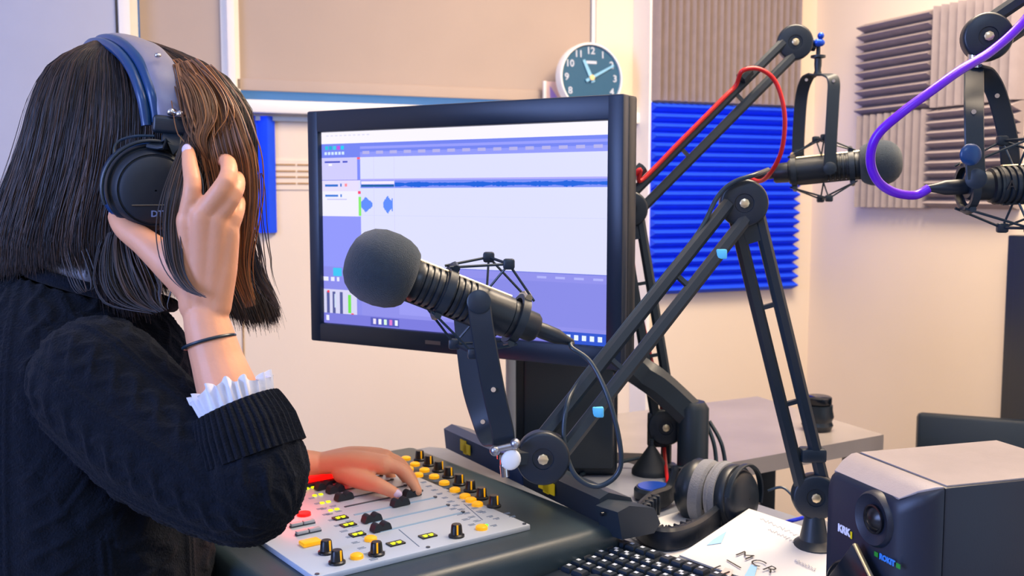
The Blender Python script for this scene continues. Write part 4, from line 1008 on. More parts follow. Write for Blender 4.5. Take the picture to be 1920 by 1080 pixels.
pl = [E3 + ax * .048, at(1715, 366, 1.30), at(1675, 360, 1.29), at(1645, 338, 1.28), at(1632, 300, 1.27), at(1644, 255, 1.26), at(1690, 212, 1.25), at(1750, 168, 1.25), at(1800, 132, 1.26), at(1860, 95, 1.28), at(1920, 40, 1.29)]
d_ = (B3 - A3)
pl += [A3 + d_ * .4 + V((-.012, -.022, .012)), A3 + d_ * .9 + V((-.012, -.022, .012))]
g = G(); g.tube(pl, .0058, 12, smooth=8); tag(g.build('microphone_cable', M['purple_cable'], None), 'bright purple cable looping into the rear of the right microphone', 'cable')
# ================================================================ PERSON
M['skin'] = mat('skin', rgb(226, 160, 122), .5, bump=.12, bscale=260, var=.05, vscale=18)
M['skin'].node_tree.nodes['Principled BSDF'].inputs['Subsurface Weight'].default_value = .12
M['skin'].node_tree.nodes['Principled BSDF'].inputs['Subsurface Radius'].default_value = (.012, .005, .003)
M['nail'] = mat('nail_polish', rgb(214, 196, 222), .2)
M['sweater'] = mat('navy_knit', rgb(7, 14, 26), .95, bump=.9, bscale=420, var=.25, vscale=160, sheen=.04, spec=.2)
M['ruffle'] = mat('white_cotton', rgb(222, 222, 232), .8, bump=.2, bscale=300)
M['denim'] = mat('dark_denim', rgb(34, 44, 66), .9, bump=.3, bscale=500)
M['lips'] = mat('lips', rgb(190, 100, 92), .45)
M['eye'] = mat('eye', rgb(235, 232, 228), .15); M['iris'] = mat('iris', rgb(60, 40, 28), .15)
def hairmat(nm='brown_hair', c0=(28, 28, 34), c1=(46, 40, 40), c2=(88, 64, 50)):
    m = bpy.data.materials.new(nm); m.use_nodes = True; nt = m.node_tree; b = nt.nodes['Principled BSDF']
    b.inputs['Roughness'].default_value = .46; b.inputs['Specular IOR Level'].default_value = .4
    gi = nt.nodes.new('ShaderNodeNewGeometry'); r = nt.nodes.new('ShaderNodeValToRGB')
    r.color_ramp.elements[0].color = rgb(*c0); r.color_ramp.elements[1].color = rgb(*c2)
    e = r.color_ramp.elements.new(.55); e.color = rgb(*c1)
    nt.links.new(gi.outputs['Random Per Island'], r.inputs['Fac']); nt.links.new(r.outputs['Color'], b.inputs['Base Color'])
    b.inputs['Anisotropic'].default_value = .4
    return m
M['hair'] = hairmat(); M['hair_warm_lit'] = hairmat('warm_lit_brown_hair', (70, 48, 36), (124, 82, 50), (186, 124, 74)); M['hair_under'] = mat('hair_under', rgb(26, 25, 30), .6)  # lighter hair copy paints the warm light onto the front locks

HC = V((-.465, 1.30, 1.278))                      # head centre
FD = V((.90, .43, -.10)).normalized()             # facing direction
RD = FD.cross(V((0, 0, 1))).normalized()          # towards her right, i.e. towards the camera
UD = RD.cross(FD).normalized()
def hp_(f, r, u): return HC + FD * f + RD * r + UD * u
# joints
RS, RE, RW = V((-.475, 1.15, 1.005)), at(478, 925, 1.09), at(385, 596, 1.125)
LS, LE, LW = V((-.60, 1.46, 1.01)), V((-.50, 1.44, .835)), at(597, 869, 1.55)

def blob(g, pts, rad, n=18, sub=4):
    """rounded limb: radii may be (wide, thick) pairs with a common 'wide' direction"""
    P = [V(p) for p in pts]; g.tube(P, rad, n, smooth=sub)
    g.sphere(P[0], rad[0] * .99, 8); g.sphere(P[-1], rad[-1] * .99, 8)
def ell(g, c, rx, ry, rz, X, Y, Z, n=14):
    g.sphere(c, 1, n, sc=(rx, ry, rz), R=Matrix((X, Y, Z)).transposed())
def remesh(g, vox, smooth_it=4, fac=.5):
    me = g.mesh('tmp', M['skin'], autosm=False); o = bpy.data.objects.new('tmp', me); COL.objects.link(o)
    md = o.modifiers.new('r', 'REMESH'); md.mode = 'VOXEL'; md.voxel_size = vox
    if smooth_it:
        s = o.modifiers.new('s', 'SMOOTH'); s.iterations = smooth_it; s.factor = fac
    dg = bpy.context.evaluated_depsgraph_get(); out = bpy.data.meshes.new_from_object(o.evaluated_get(dg))
    bpy.data.objects.remove(o); bpy.data.meshes.remove(me); out.materials.clear(); return out
def link_mesh(me, name, m, parent):
    Mi = MW[parent.name].inverted(); me.transform(Mi); me.materials.clear(); me.materials.append(m); me.name = name; me.shade_smooth()
    o = bpy.data.objects.new(name, me); COL.objects.link(o); o.parent = parent; MW[o.name] = MW[parent.name].copy(); return o

# ---- body: one continuous figure
HIP = V((-.66, 1.27, .53)); fdh = V((FD.x, FD.y, 0)).normalized(); rdh = V((fdh.y, -fdh.x, 0))
def trunk_section(z, cx, cy, rf, rs): return [V((cx, cy, z)) + fdh * rf * math.cos(a) + rdh * rs * math.sin(a) for a in np.linspace(0, 2 * math.pi, 33)[:-1]]
TR = [(.46, -.605, 1.285, .115, .165), (.55, -.60, 1.285, .120, .165), (.68, -.58, 1.29, .105, .135), (.82, -.565, 1.295, .105, .145), (.95, -.56, 1.30, .108, .155), (1.01, -.56, 1.305, .100, .155), (1.05, -.56, 1.305, .080, .120), (1.07, -.555, 1.305, .06, .08)]
g = G(); g.add(*loft([trunk_section(*t) for t in TR]))
blob(g, [V((-.565, 1.305, 1.02)), V((-.54, 1.305, 1.11)), V((-.51, 1.303, 1.19))], [.060, .052, .050])
for S in (RS, LS): g.sphere(S, .055, 10); g.tube([V((-.57, 1.305, 1.01)), S], [.06, .052], 14)
# head
ell(g, hp_(0, 0, .012), .098, .074, .100, FD, RD, UD); ell(g, hp_(.030, 0, -.045), .062, .056, .070, FD, RD, UD)
ell(g, hp_(.058, 0, -.092), .026, .024, .020, FD, RD, UD)
g.tube([hp_(.088, 0, .012), hp_(.104, 0, -.012), hp_(.114, 0, -.030)], [.007, .010, .013], 12); ell(g, hp_(.100, .0, -.036), .012, .017, .008, FD, RD, UD)
for s in (1, -1):
    ell(g, hp_(.086, .030 * s, .016), .010, .020, .006, FD, RD, UD)      # brow
    ell(g, hp_(.070, .036 * s, -.030), .018, .020, .018, FD, RD, UD)     # cheek
    ell(g, hp_(-.004, .074 * s, -.006), .018, .008, .030, FD, RD, UD)    # ear
ell(g, hp_(.088, 0, -.060), .012, .022, .006, FD, RD, UD); ell(g, hp_(.086, 0, -.069), .011, .018, .006, FD, RD, UD)
# legs
for s in (1, -1):
    hj = V((-.60, 1.285, .50)) + rdh * .085 * s; kn = hj + fdh * .40 + V((0, 0, .0)) + rdh * .03 * s; an = kn + V((0, 0, -.40)) - fdh * .04
    blob(g, [hj, (hj + kn) / 2, kn], [.082, .072, .056]); blob(g, [kn, kn * .65 + an * .35 - fdh * .012, an], [.054, .052, .036])
    blob(g, [an + V((0, 0, -.02)), an + fdh * .06 + V((0, 0, -.05)), an + fdh * .16 + V((0, 0, -.066))], [.036, .034, .024])
# right arm (raised)
blob(g, [RS, RS * .5 + RE * .5, RE], [.050, .044, .037]); 
blob(g, [RE, RE * .62 + RW * .38 + V((.004, 0, 0)), RE * .25 + RW * .75, RW], [.037, .038, .029, .0245])
# left arm
blob(g, [LS, (LS + LE) / 2, LE], [.050, .044, .036]); blob(g, [LE, LE * .6 + LW * .4, LE * .2 + LW * .8, LW], [.035, .033, .023, .0185])
limbs = g
# right hand : back of the hand to the camera, index up along the cup, thumb under it
def P(px, py, d): return at(px, py, d)
g = limbs
# palm slab : several metacarpal tubes side by side
MC = {'i': P(352, 412, 1.108), 'm': P(380, 402, 1.102), 'r': P(407, 410, 1.106), 'p': P(428, 432, 1.116)}
WR = P(384, 588, 1.125)
for k, r0 in (('i', .0140), ('m', .0142), ('r', .0135), ('p', .0125)):
    b0 = WR + (MC[k] - WR) * .08; b0 = b0 + V(({'i': -.010, 'm': -.003, 'r': .004, 'p': .010}[k], 0, 0))
    blob(g, [b0, b0 * .5 + MC[k] * .5 + V((0, .002, 0)), MC[k]], [.0175, .0165, r0])
blob(g, [P(366, 540, 1.125), P(340, 490, 1.128), P(352, 440, 1.122)], [.020, .019, .014])           # thumb side web
fr = {'i': ([MC['i'], P(361, 352, 1.100), P(356, 308, 1.118), P(353, 284, 1.130)], [.0120, .0098, .0086, .0072]),
      'm': ([MC['m'], P(424, 340, 1.096), P(428, 306, 1.128), P(412, 300, 1.155)], [.0124, .0100, .0088, .0074]),
      'r': ([MC['r'], P(440, 360, 1.106), P(444, 334, 1.140), P(430, 330, 1.165)], [.0118, .0096, .0084, .0070]),
      'p': ([MC['p'], P(444, 398, 1.122), P(447, 374, 1.150), P(436, 366, 1.170)], [.0108, .0084, .0074, .0062])}
for k, (pp, rr_) in fr.items():
    blob(g, pp, rr_, 16, 4)
blob(g, [P(362, 540, 1.128), P(318, 495, 1.135), P(272, 455, 1.145), P(236, 428, 1.158), P(220, 407, 1.170)], [.0210, .0200, .0160, .0138, .0108], 16, 4)
blob(g, [P(352, 500, 1.125), P(322, 470, 1.128), P(335, 440, 1.122)], [.017, .013, .012])
# left hand on the fader
MC2 = {'i': P(722, 872, 1.500), 'm': P(722, 860, 1.53), 'r': P(712, 856, 1.555), 'p': P(698, 860, 1.58)}
for k, r0 in (('i', .0155), ('m', .0150), ('r', .0140), ('p', .0125)):
    b0 = LW + (MC2[k] - LW) * .06
    blob(g, [b0, b0 * .5 + MC2[k] * .5 + V((0, 0, .004)), MC2[k]], [.0170, .0175, r0])
KT = onz(762, 944, ZC + .012)
fl = {'i': ([MC2['i'], P(752, 880, 1.495), P(772, 903, 1.490), P(783, 921, 1.485)], [.0125, .0098, .0086, .0072]),
      'm': ([MC2['m'], P(748, 868, 1.535), P(767, 890, 1.53), P(778, 908, 1.53)], [.0125, .0098, .0086, .0072]),
      'r': ([MC2['r'], P(736, 866, 1.565), P(752, 886, 1.56), P(762, 900, 1.56)], [.0120, .0094, .0084, .0070]),
      'p': ([MC2['p'], P(718, 872, 1.59), P(730, 888, 1.59), P(738, 899, 1.59)], [.0108, .0084, .0074, .0062])}
for k, (pp, rr_) in fl.items(): blob(g, pp, rr_, 16, 4)
blob(g, [P(645, 885, 1.53), P(680, 900, 1.495), P(712, 911, 1.470), P(745, 927, 1.462)], [.0190, .0150, .0112, .0078], 16, 4)
me = remesh(limbs, .0022, 4, .5)
person = thing('person', 'person in navy knit sweater with brown bobbed hair, one hand on headphones, other on fader', 'person', V((-.64, 1.285, 0)))
link_mesh(me, 'body', M['skin'], person)
# nails
def nail(p, q, nrm, r):
    d = (V(q) - V(p)).normalized(); nrm = (V(nrm) - d * V(nrm).dot(d)).normalized()
    g = G(); ell(g, V(q) + nrm * r * .55 - d * r * .1, r * 1.15, r * .80, r * .5, d, d.cross(nrm), nrm, 8); return g
cv = V((0, -1, .1))
nail(fr['i'][0][2], fr['i'][0][3], cv, .0072).build('fingernail', M['nail'], person)
nail(P(236, 428, 1.158), P(219, 405, 1.172), cv, .0085).build('fingernail', M['nail'], person)
nail(P(712, 911, 1.470), P(745, 927, 1.462), V((.2, -.8, .5)), .0078).build('fingernail', M['nail'], person)
for s in (1, -1):
    g = G(); ell(g, hp_(.080, .030 * s, -.002), .012, .014, .010, FD, RD, UD); e_ = g.build('eye', M['eye'], person)
    g = G(); ell(g, hp_(.0905, .030 * s, -.003), .003, .006, .006, FD, RD, UD); g.build('iris', M['iris'], e_)
g = G(); ell(g, hp_(.0995, 0, -.0610), .003, .018, .0035, FD, RD, UD); ell(g, hp_(.0970, 0, -.0690), .003, .015, .004, FD, RD, UD); g.build('lips', M['lips'], person)
# bracelet : thin black hair tie round the wrist
d = (RW - RE).normalized(); wc = P(392, 641, 1.118); g = G(); u1 = V((.96, -.1, .27)); u1 = (u1 - d * u1.dot(d) * .6).normalized(); w1 = d.cross(u1).normalized()
g.tube([wc + u1 * .0288 * math.cos(a) + w1 * .0270 * math.sin(a) for a in np.linspace(0, 2 * math.pi, 40)], .0019, 8); g.build('wrist_band', M['black_cable'], person)['label'] = 'thin black hair tie around the wrist'
# ---- trousers and shoes
g = G()
for s in (1, -1):
    hj = V((-.60, 1.285, .50)) + rdh * .085 * s; kn = hj + fdh * .40 + rdh * .03 * s; an = kn + V((0, 0, -.40)) - fdh * .04
    blob(g, [hj + fdh * .0, (hj + kn) / 2, kn], [.094, .082, .067]); blob(g, [kn, kn * .65 + an * .35 - fdh * .012, an + V((0, 0, .03))], [.066, .062, .052])
g.add(*loft([trunk_section(.42, -.60, 1.285, .115, .165), trunk_section(.50, -.60, 1.285, .132, .180), trunk_section(.60, -.59, 1.285, .122, .165)]))
me = remesh(g, .008, 3, .5); link_mesh(me, 'trousers', M['denim'], person)
for s in (1, -1):
    hj = V((-.60, 1.285, .50)) + rdh * .085 * s; kn = hj + fdh * .40 + rdh * .03 * s; an = kn + V((0, 0, -.40)) - fdh * .04
    g = G(); a0 = V((an.x, an.y, 0)); ell(g, a0 + V((0, 0, .052)) - fdh * .005, .05, .044, .050, fdh, rdh, V((0, 0, 1))); ell(g, a0 + fdh * .10 + V((0, 0, .032)), .105, .044, .030, fdh, rdh, V((0, 0, 1)))
    g.box(a0 + fdh * .07 + V((0, 0, .010)), (.27, .08, .02), Matrix((fdh, rdh, V((0, 0, 1)))).transposed(), bev=.008)
    g.build('shoe', M['black_plastic'], person)

# ---- sweater
ST = [(.50, -.60, 1.285, .165, .200), (.56, -.59, 1.285, .175, .210), (.70, -.565, 1.285, .172, .205), (.80, -.56, 1.285, .165, .200), (.90, -.565, 1.29, .155, .195), (.97, -.57, 1.298, .150, .190), (1.02, -.57, 1.302, .142, .175), (1.055, -.565, 1.303, .128, .145), (1.078, -.555, 1.304, .108, .115), (1.092, -.545, 1.305, .088, .090)]
def tilt(row, zc, k): return [p + V((0, 0, -k * (p - zc).dot(fdh))) for p in row]
g = G(); g.add(*loft([tilt(trunk_section(*t), V((t[1], t[2], t[0])), {1.055: .12, 1.078: .22, 1.092: .30}.get(t[0], 0)) for t in ST]))
g.sphere(RS, .072, 12); g.sphere(LS, .072, 12); g.sphere(V((-.66, 1.31, 1.035)), .085, 12); g.sphere(V((-.60, 1.26, 1.005)), .06, 12)
RC = P(432, 762, 1.10)                       # cuff end on the forearm
blob(g, [RS, RS * .55 + RE * .45 + V((-.01, 0, -.012)), RE + V((-.016, 0, .002))], [.076, .074, .058], 24)
blob(g, [RE + V((-.008, 0, .0)), P(478, 880, 1.085), P(464, 835, 1.092)], [.056, .058, .052], 24)
blob(g, [LS, (LS + LE) / 2, LE], [.080, .072, .058]); blob(g, [LE, LE * .55 + LW * .45], [.057, .050])
sw = remesh(g, .0026, 3, .5)
# cable-knit relief, laid out along torso / sleeves
n = len(sw.vertices); co = np.empty(n * 3); sw.vertices.foreach_get('co', co); co = co.reshape(-1, 3)
no = np.empty(n * 3); sw.vertices.foreach_get('normal', no); no = no.reshape(-1, 3)
def seg(co, a, b, r):
    a, b = np.array(a), np.array(b); d = b - a; L = np.linalg.norm(d); d /= L; rel = co - a; t = rel @ d; tc = np.clip(t, 0, L)
    q = rel - tc[:, None] * d; dist = np.linalg.norm(q, axis=1); ref = np.cross(d, [0, 1, 0.01]); ref /= np.linalg.norm(ref); w3 = np.cross(d, ref)
    return dist - r, t, np.arctan2(q @ w3, q @ ref)
def cable(s, x, pw, A=.0033):
    """s along, x across (metres): braided columns between ribs"""
    col_ = np.round(x / pw); xl = (x - col_ * pw) / pw           # -.5 .. .5
    ph = s / .060 * 2 * np.pi + col_ * 1.3
    h = np.zeros_like(s); wv = .19 * np.sin(ph)
    over = np.cos(ph)
    h = np.maximum(h, np.exp(-((xl - wv) / .10) ** 2) * (1 + .25 * over)); h = np.maximum(h, np.exp(-((xl + wv) / .10) ** 2) * (1 - .25 * over))
    h = np.maximum(h, .75 * np.exp(-((np.abs(xl) - .46) / .035) ** 2))
    st = .16 * np.sin(s / .0062 * 2 * np.pi + np.abs(xl) * 9) * np.sin(x / .0075 * 2 * np.pi)
    return A * (h + st)
A1 = seg(co, RS, RE, .078); A2_ = seg(co, RE, P(462, 815, 1.092), .058); A3_ = seg(co, LS, LE, .072); A4_ = seg(co, LE, LE * .55 + LW * .45, .052)
tor = np.sqrt(((co[:, 0] + .615)) ** 2 + ((co[:, 1] - 1.297)) ** 2); tz_ = co[:, 2]
tdist = np.where(tz_ > 1.07, .02, tor - .17); tth = np.arctan2(co[:, 0] + .615, -(co[:, 1] - 1.297))
ds = np.stack([tdist, A1[0], A2_[0], A3_[0], A4_[0]]); k = ds.argmin(0)
hgt = np.where(k == 0, cable(tz_, tth * .165, .078), 0)
for i, (q, rr_) in enumerate(((A1, .074), (A2_, .055), (A3_, .07), (A4_, .05))): hgt = np.where(k == i + 1, cable(q[1], q[2] * rr_, .074), hgt)
co2 = co + no * hgt[:, None]
# soft folds in the elbow crook
fo = np.sin((co[:, 0] * 38 + co[:, 2] * 55)) * np.exp(-(((co - np.array(RE * .8 + RS * .2)) ** 2).sum(1)) / .006) * .0035
co2 += no * fo[:, None]
sw.vertices.foreach_set('co', co2.reshape(-1)); sw.update(); link_mesh(sw, 'sweater', M['sweater'], person)
# ribbed cuff, turned back
def ribbed(path, radii, nrib, depth, name, m, th=.004, n=180, rows=14, ell_=(1, 1), ref=V((1, 0, 0))):
    pts, rs = spline([V(p) for p in path], rows, radii); g = G(); R0 = []
    for lay in (0, 1):
        seq = list(range(len(pts))) if lay == 0 else list(range(len(pts)))[::-1]
        for i in seq:
            t = (pts[min(i + 1, len(pts) - 1)] - pts[max(i - 1, 0)]).normalized(); u1 = (ref - t * ref.dot(t)).normalized(); w1 = t.cross(u1); row = []
            for j in range(n):
                a = 2 * math.pi * j / n; rr_ = rs[i] - lay * th + (depth * (abs(math.sin(a * nrib / 2)) - .5) if lay == 0 else 0)
                row.append(pts[i] + u1 * rr_ * ell_[0] * math.cos(a) + w1 * rr_ * ell_[1] * math.sin(a))
            R0.append(row)
    vs, fs = loft(R0, False, False); nr = len(R0)
    fs += [((nr - 1) * n + j, (nr - 1) * n + (j + 1) % n, (j + 1) % n, j) for j in range(n)]
    g.add(vs, fs); return g.build(name, m, person)
ribbed([P(474, 856, 1.088), P(458, 808, 1.094), P(440, 764, 1.10)], [.0590, .0575, .0492], 46, .0034, 'sleeve_cuff', M['sweater'])
# ruffled shirt cuff
def ruffle(c0, c1, r0, r1, name, npl=26, amp=.0042, ell_=(1, 1), ref=V((1, 0, 0))):
    g = G(); n = 260; rows = []
    t = (V(c1) - V(c0)).normalized(); u1 = (ref - t * ref.dot(t)).normalized(); w1 = t.cross(u1)
    for i in range(9):
        f = i / 8; row = []
        for j in range(n):
            a = 2 * math.pi * j / n; ph = a * npl + .9 * math.sin(a * 5) + .5 * math.sin(a * 11)
            rr_ = r0 + (r1 - r0) * f + amp * f * math.sin(ph); ln = 1 + .10 * math.sin(ph * .5 + 1) * (f > .9) + .08 * math.sin(a * 3)
            row.append(V(c0) + (V(c1) - V(c0)) * f * ln + u1 * rr_ * ell_[0] * math.cos(a) + w1 * rr_ * ell_[1] * math.sin(a))
        rows.append(row)
    inner = [[p - (p - (V(c0) + (V(c1) - V(c0)) * (8 - i) / 8)).normalized() * .0012 for p in rows[8 - i]] for i in range(9)]
    vs, fs = loft(rows + inner, False, False); g.add(vs, fs); return g.build(name, M['ruffle'], person)
ruffle(P(450, 785, 1.10), P(432, 724, 1.108), .040, .0440, 'shirt_cuff')
# sweater neckline rib and white ruffle collar
nk = V((-.575, 1.300, 1.118))
g = G(); nn = [V((-.530, 1.305, 1.100)) + fdh * .086 * math.cos(a) + rdh * .088 * math.sin(a) + V((0, 0, -.026 * math.cos(a))) for a in np.linspace(0, 2 * math.pi, 60)]
g.tube(nn, .0085, 12); g.build('neckline', M['sweater'], person)
ruffle(V((-.534, 1.305, 1.108)), V((-.534, 1.305, 1.108)) + fdh * .013 + V((0, 0, .043)), .074, .079, 'shirt_collar', 34, .0026)

# ---- hair
# silhouette levels: pixel row, left, right, half depth
LV = [(76, 196, 270, .022), (84, 172, 300, .04), (100, 140, 345, .062), (125, 108, 395, .082), (150, 92, 428, .093), (200, 72, 461, .106), (250, 60, 472, .112), (300, 44, 475, .114), (350, 24, 472, .114), (400, 4, 462, .112), (450, -14, 462, .110), (500, -26, 482, .106), (550, -34, 508, .102), (600, -38, 528, .100)]
ys = np.array([l[0] for l in LV]); lf = np.array([l[1] for l in LV]); rt = np.array([l[2] for l in LV]); bb = np.array([l[3] for l in LV])
DH = 1.305
def hair_pt(th, rho, py):
    c = (np.interp(py, ys, lf) + np.interp(py, ys, rt)) / 2; a = (np.interp(py, ys, rt) - np.interp(py, ys, lf)) / 2; b = np.interp(py, ys, bb)
    q = at(c, py, DH); k_ = DH / F_PX
    return V((q.x + a * rho * k_ * math.sin(th), DH - b * rho * math.cos(th), q.z))
def yend(th):
    x = math.sin(th)
    if math.cos(th) < 0: return 560 + 25 * x     # far side
    return float(np.interp(x, [-1, -.6, -.3, 0, .12, .22, .32, .45, .6, .72, .85, 1], [515, 495, 484, 484, 540, 570, 565, 500, 500, 560, 592, 596]))
# under-shell
g = G(); n = 64; rows = []
for py in [77, 80, 86, 95, 108, 125, 150, 180, 215, 250, 290, 330, 370, 410, 450, 480]:
    rows.append([hair_pt(2 * math.pi * j / n, .90, py) for j in range(n)])
g.add(*loft(rows)); hs = g.build('hair', M['hair_under'], person)
rr = random.Random(11)
def strands(N, seed, rho_rng, rad, ysx=1.0, thr=None, jit=1.0):
    rr = random.Random(seed); V_, F_ = [], []
    for s_i in range(N):
        cl_ = rr.random() * 2 * math.pi; clump = round(cl_ * 21 + .35 * math.sin(cl_ * 17)) / 21
        th = cl_ * .87 + clump * .13
        if thr and not (thr[0] <= th <= thr[1]): continue
        if math.cos(th) < -.35 and rr.random() < .6: continue
        rho = rr.uniform(*rho_rng); ye = yend(th) + rr.gauss(0, 9) * jit - (8 if rr.random() < .3 else 0); y0 = 76 + abs(rr.gauss(0, 3))
        m_ = 15; tw = rr.gauss(0, .05); ph = rr.random() * 6; wob = rr.gauss(0, 1); r_ = rad * rr.uniform(.7, 1.25); pts = []
        th0 = th
        for i in range(m_):
            f = i / (m_ - 1); py = y0 + (ye - y0) * (f ** 1.35)
            t_ = th0 + tw * f + .035 * math.sin(f * 4 + ph) * f + .02 * wob * f * f
            # part: hair sweeps from the crown down both sides
            rh = rho * (1 + .012 * math.sin(f * 7 + ph)) if f > .1 else 1.0 * (1 - f * (1 - rho) * 10)
            pts.append(hair_pt(t_, rh + .012 * math.sin(clump * 90) * f, py))
        k3 = len(V_)
        for i, p in enumerate(pts):
            t = (pts[min(i + 1, m_ - 1)] - pts[max(i - 1, 0)]).normalized(); u1 = t.cross(V((.3, 1, .2))).normalized(); w1 = t.cross(u1); q = r_ * (1 if i < m_ - 3 else (m_ - i) / 3.5)
            for j in range(3):
                a = j * 2.0944 + ph; V_.append(p + u1 * q * math.cos(a) + w1 * q * math.sin(a))
        for i in range(m_ - 1):
            for j in range(3):
                a_ = k3 + i * 3 + j; b_ = k3 + i * 3 + (j + 1) % 3; F_.append((a_, b_, b_ + 3, a_ + 3))
    return V_, F_
for N, seed, rg, rad, nm in ((15000, 21, (.94, 1.0), .00058, 'hair_strands'), (4500, 22, (.88, .97), .0009, 'hair_strands'), (260, 23, (1.0, 1.035), .00035, 'loose_hairs')):
    g = G(); v_, f_ = strands(N, seed, rg, rad, jit=1 if nm != 'loose_hairs' else 2.2); g.add(v_, f_); me = g.mesh(nm, M['hair'], MW[person.name].inverted(), autosm=False); me.shade_smooth()
    o = bpy.data.objects.new(nm, me); COL.objects.link(o); o.parent = person; o['kind'] = 'stuff'
# locks lying over the headphones and the hand
def lock(px, r, N, seed, nm='hair_lock', spread=.006, hm='hair'):
    rr = random.Random(seed); base, _ = spline([P(*p) for p in px], 5, [0] * len(px)); g = G()
    for s_i in range(N):
        ox, oy = rr.gauss(0, spread), rr.gauss(0, spread * .35); ph = rr.random() * 6; cut = rr.randint(0, 4); L = len(base) - cut; pts = []
        for i in range(L):
            f = i / (len(base) - 1); w_ = (.55 + .6 * math.sin(math.pi * min(1, f * 1.1))) * (1 - .5 * max(0, f - .6) / .4)
            pts.append(base[i] + V((ox * w_ + .0012 * math.sin(f * 8 + ph), oy * w_, ox * .3 * w_)))
        g.tube(pts, [r * (1 if i < L - 4 else (L - i) / 5) for i in range(L)], 4)
    o = g.build(nm, M[hm], person); o['kind'] = 'stuff'
lock([(372, 205, 1.175), (345, 290, 1.135), (326, 360, 1.105), (318, 430, 1.10), (328, 500, 1.098), (352, 540, 1.095), (386, 558, 1.092)], .0007, 70, 31, spread=.0042)
lock([(340, 118, 1.20), (370, 190, 1.165), (385, 250, 1.145), (395, 320, 1.150)], .0008, 130, 32, spread=.010, hm='hair_warm_lit')
lock([(365, 130, 1.20), (400, 200, 1.165), (418, 270, 1.145), (432, 330, 1.150), (440, 420, 1.16), (446, 500, 1.17), (470, 575, 1.18)], .0008, 170, 33, spread=.011, hm='hair_warm_lit')
lock([(330, 112, 1.215), (375, 160, 1.165), (392, 215, 1.145), (380, 262, 1.135), (392, 300, 1.14)], .0007, 60, 34, spread=.006, hm='hair_warm_lit')
lock([(470, 330, 1.20), (462, 430, 1.20), (478, 510, 1.20), (525, 580, 1.20)], .0007, 60, 35, spread=.008)
lock([(120, 400, 1.22), (135, 470, 1.20), (160, 540, 1.19), (160, 545, 1.19)], .0007, 16, 36, spread=.010)
lock([(225, 430, 1.20), (235, 500, 1.185), (262, 560, 1.18), (300, 585, 1.175)], .0009, 120, 37, spread=.014)

# ================================================================ WORN HEADPHONES
wh = thing('worn_headphones', 'black headphones with a grey padded headband worn over the hair of the person', 'headphones', V((-.45, 1.25, 1.3)))
cc_ = P(283, 352, 1.172); axc = V((.47, -.87, -.10)).normalized(); r = .0510
g = G(); g.lathe(cc_ - axc * .028, axc, [(0, r * .80), (0, r * 1.0), (.008, r * 1.04), (.022, r * 1.03), (.027, r * .99)], 64); cu = g.build('ear_cup', M['shell_blue'], wh)
g = G(); g.lathe(cc_ - axc * .002, axc, [(-.002, r * .99), (.006, r * .99), (.010, r * .95), (.012, r * .90)], 64); g.build('rim', M['black_plastic'], cu)
g = G(); g.lathe(cc_ + axc * .010, axc, [(-.004, r * .90), (.004, r * .88), (.010, r * .85), (.015, r * .82), (.0165, r * .79), (.0150, r * .77), (.0150, r * .75), (.0190, r * .735), (.0215, r * .66), (.0230, r * .45), (.0238, r * .2), (.024, .001)], 64, caps=False); g.build('outer_shell', M['rubber'], cu)
tu = V((0, 0, 1)); tu = (tu - axc * tu.dot(axc)).normalized(); tr = tu.cross(axc)
g = textg('DT 770', .0100, frame(cc_ + axc * .0324 + tr * .010 - tu * .0265, tr, ez=axc), .0012, bold=.0002); g.build('print', M['logo'], cu)
# lower band line across the shell
g = G(); g.strap([cc_ + axc * .0332 + tr * x + tu * -.0165 for x in (-.026, 0, .028)], axc, .002, .0012); g.build('trim_line', M['black_gloss'], cu)
# yoke and slider
g = G(); bl = P(329, 236, 1.180); g.box(bl, (.050, .028, .020), Matrix.Rotation(.10, 3, 'Y') @ Matrix.Rotation(.35, 3, 'Z'), bev=.004, seg=3); g.build('slider_block', M['black_plastic'], wh)
g = G(); g.strap([bl + V((0, .0, -.008)), P(322, 258, 1.165), P(318, 275, 1.155), cc_ + axc * .010 + tu * .050], V((1, .4, 0)), .022, .005, smooth=5)
g.strap([cc_ + axc * .012 + (tu * math.cos(a) + tr * math.sin(a)) * .0545 for a in np.linspace(-1.9, 1.9, 30)], axc, .009, .004); g.build('yoke', M['black'], wh)
# headband: inner spring band and padded grey cover
bpts = [P(327, 226, 1.180), P(318, 175, 1.180), P(298, 125, 1.200), P(270, 93, 1.235), P(238, 78, 1.29), P(212, 84, 1.36), P(200, 120, 1.41), P(198, 200, 1.44)]
wd_ = V((.93, .36, -.12))
pts, _ = spline(bpts, 9, [0] * len(bpts))
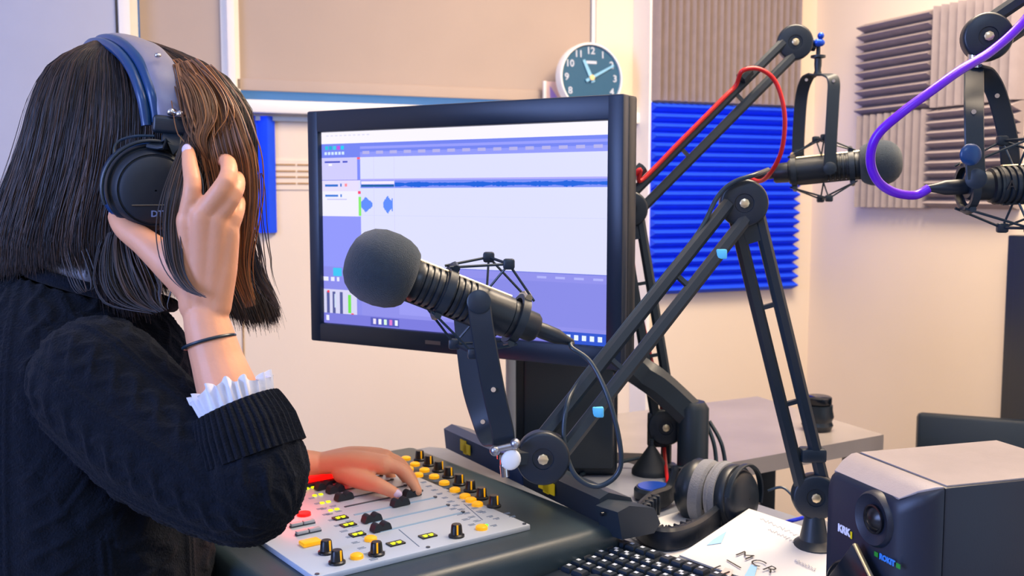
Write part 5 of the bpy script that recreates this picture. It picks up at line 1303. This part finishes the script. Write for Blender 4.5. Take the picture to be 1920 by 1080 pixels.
# padded cover profile: puffy section swept along
rows = []; cen = P(262, 300, 1.31)
for i, p in enumerate(pts):
    t = (pts[min(i + 1, len(pts) - 1)] - pts[max(i - 1, 0)]).normalized(); a = (wd_ - t * wd_.dot(t)).normalized(); o_ = a.cross(t); 
    if o_.dot(p - cen) < 0: o_ = -o_
    f = i / (len(pts) - 1); puff = 1 + .10 * math.sin(f * 34)
    row = []
    for j in range(20):
        an = 2 * math.pi * j / 20; cx_, sx_ = math.cos(an), math.sin(an)
        row.append(p + a * .0200 * (abs(cx_) ** .7) * (1 if cx_ > 0 else -1) + o_ * (.0085 * puff * (abs(sx_) ** .8) * (1 if sx_ > 0 else -.8)))
    rows.append(row)
g = G(); g.add(*loft(rows)); g.build('headband_cover', M['band_grey'], wh)
# blue-black edge band on the rear side
rows = []
g = G(); ep = []
for i, p in enumerate(pts):
    t = (pts[min(i + 1, len(pts) - 1)] - pts[max(i - 1, 0)]).normalized(); a = (wd_ - t * wd_.dot(t)).normalized(); o_ = a.cross(t)
    if o_.dot(p - cen) < 0: o_ = -o_
    ep.append(p - a * .0185 + o_ * -.001)
g.tube(ep, .0072, 12); g.build('headband_edge', M['shell_blue'], wh)
ep2 = [p + V((-.011, -.004, -.004)) for p in ep]
g = G(); g.tube(ep2, .0060, 12); g.build('headband_pad', M['shell_blue'], wh)
for (px, py, dd) in ((322, 210, 1.162), (339, 214, 1.160), (296, 104, 1.188)):
    g = G(); nn = V((.35, -.9, .3)); g.sphere(P(px, py, dd), .0058 if py > 150 else .004, 8, sc=(1, 1, .8)); g.build('rivet', M['chrome'], wh)
g = G(); g.tube([P(290, 255, 1.16), P(255, 255, 1.16), P(228, 262, 1.17), P(215, 275, 1.165), P(216, 292, 1.16), P(230, 305, 1.15)], .0016, 8, smooth=6); g.build('cord', M['black_cable'], wh)
# far cup
g = G(); fc = hp_(0, -.095, -.02); g.lathe(fc, -axc, [(0, r * .8), (0, r), (.02, r * 1.02), (.03, r * .85), (.036, r * .3)], 40); g.build('ear_cup', M['black_plastic'], wh)

# ---- her chair
pc2 = V((-.62, 1.28, 0))
sc_ = thing('studio_chair', 'black office chair the person in the navy sweater sits on', 'chair', frame(pc2, fdh, ez=(0, 0, 1)))
g = G(); g.box((-.02, 0, .375), (.42, .42, .06), bev=.025, seg=3); g.build('seat', M['black_plastic'], sc_, True)
g = G(); g.cyl((0, 0, .06), (0, 0, .35), .024); g.build('column', M['steel'], sc_, True)
for k in range(5):
    a = k * 2 * math.pi / 5 + .3; d = V((math.cos(a), math.sin(a), 0))
    g = G(); g.tube([V((0, 0, .09)), d * .28 + V((0, 0, .055))], [.022, .013]); g.sphere(d * .28 + V((0, 0, .026)), .026, 8); g.build('leg', M['black'], sc_, True)
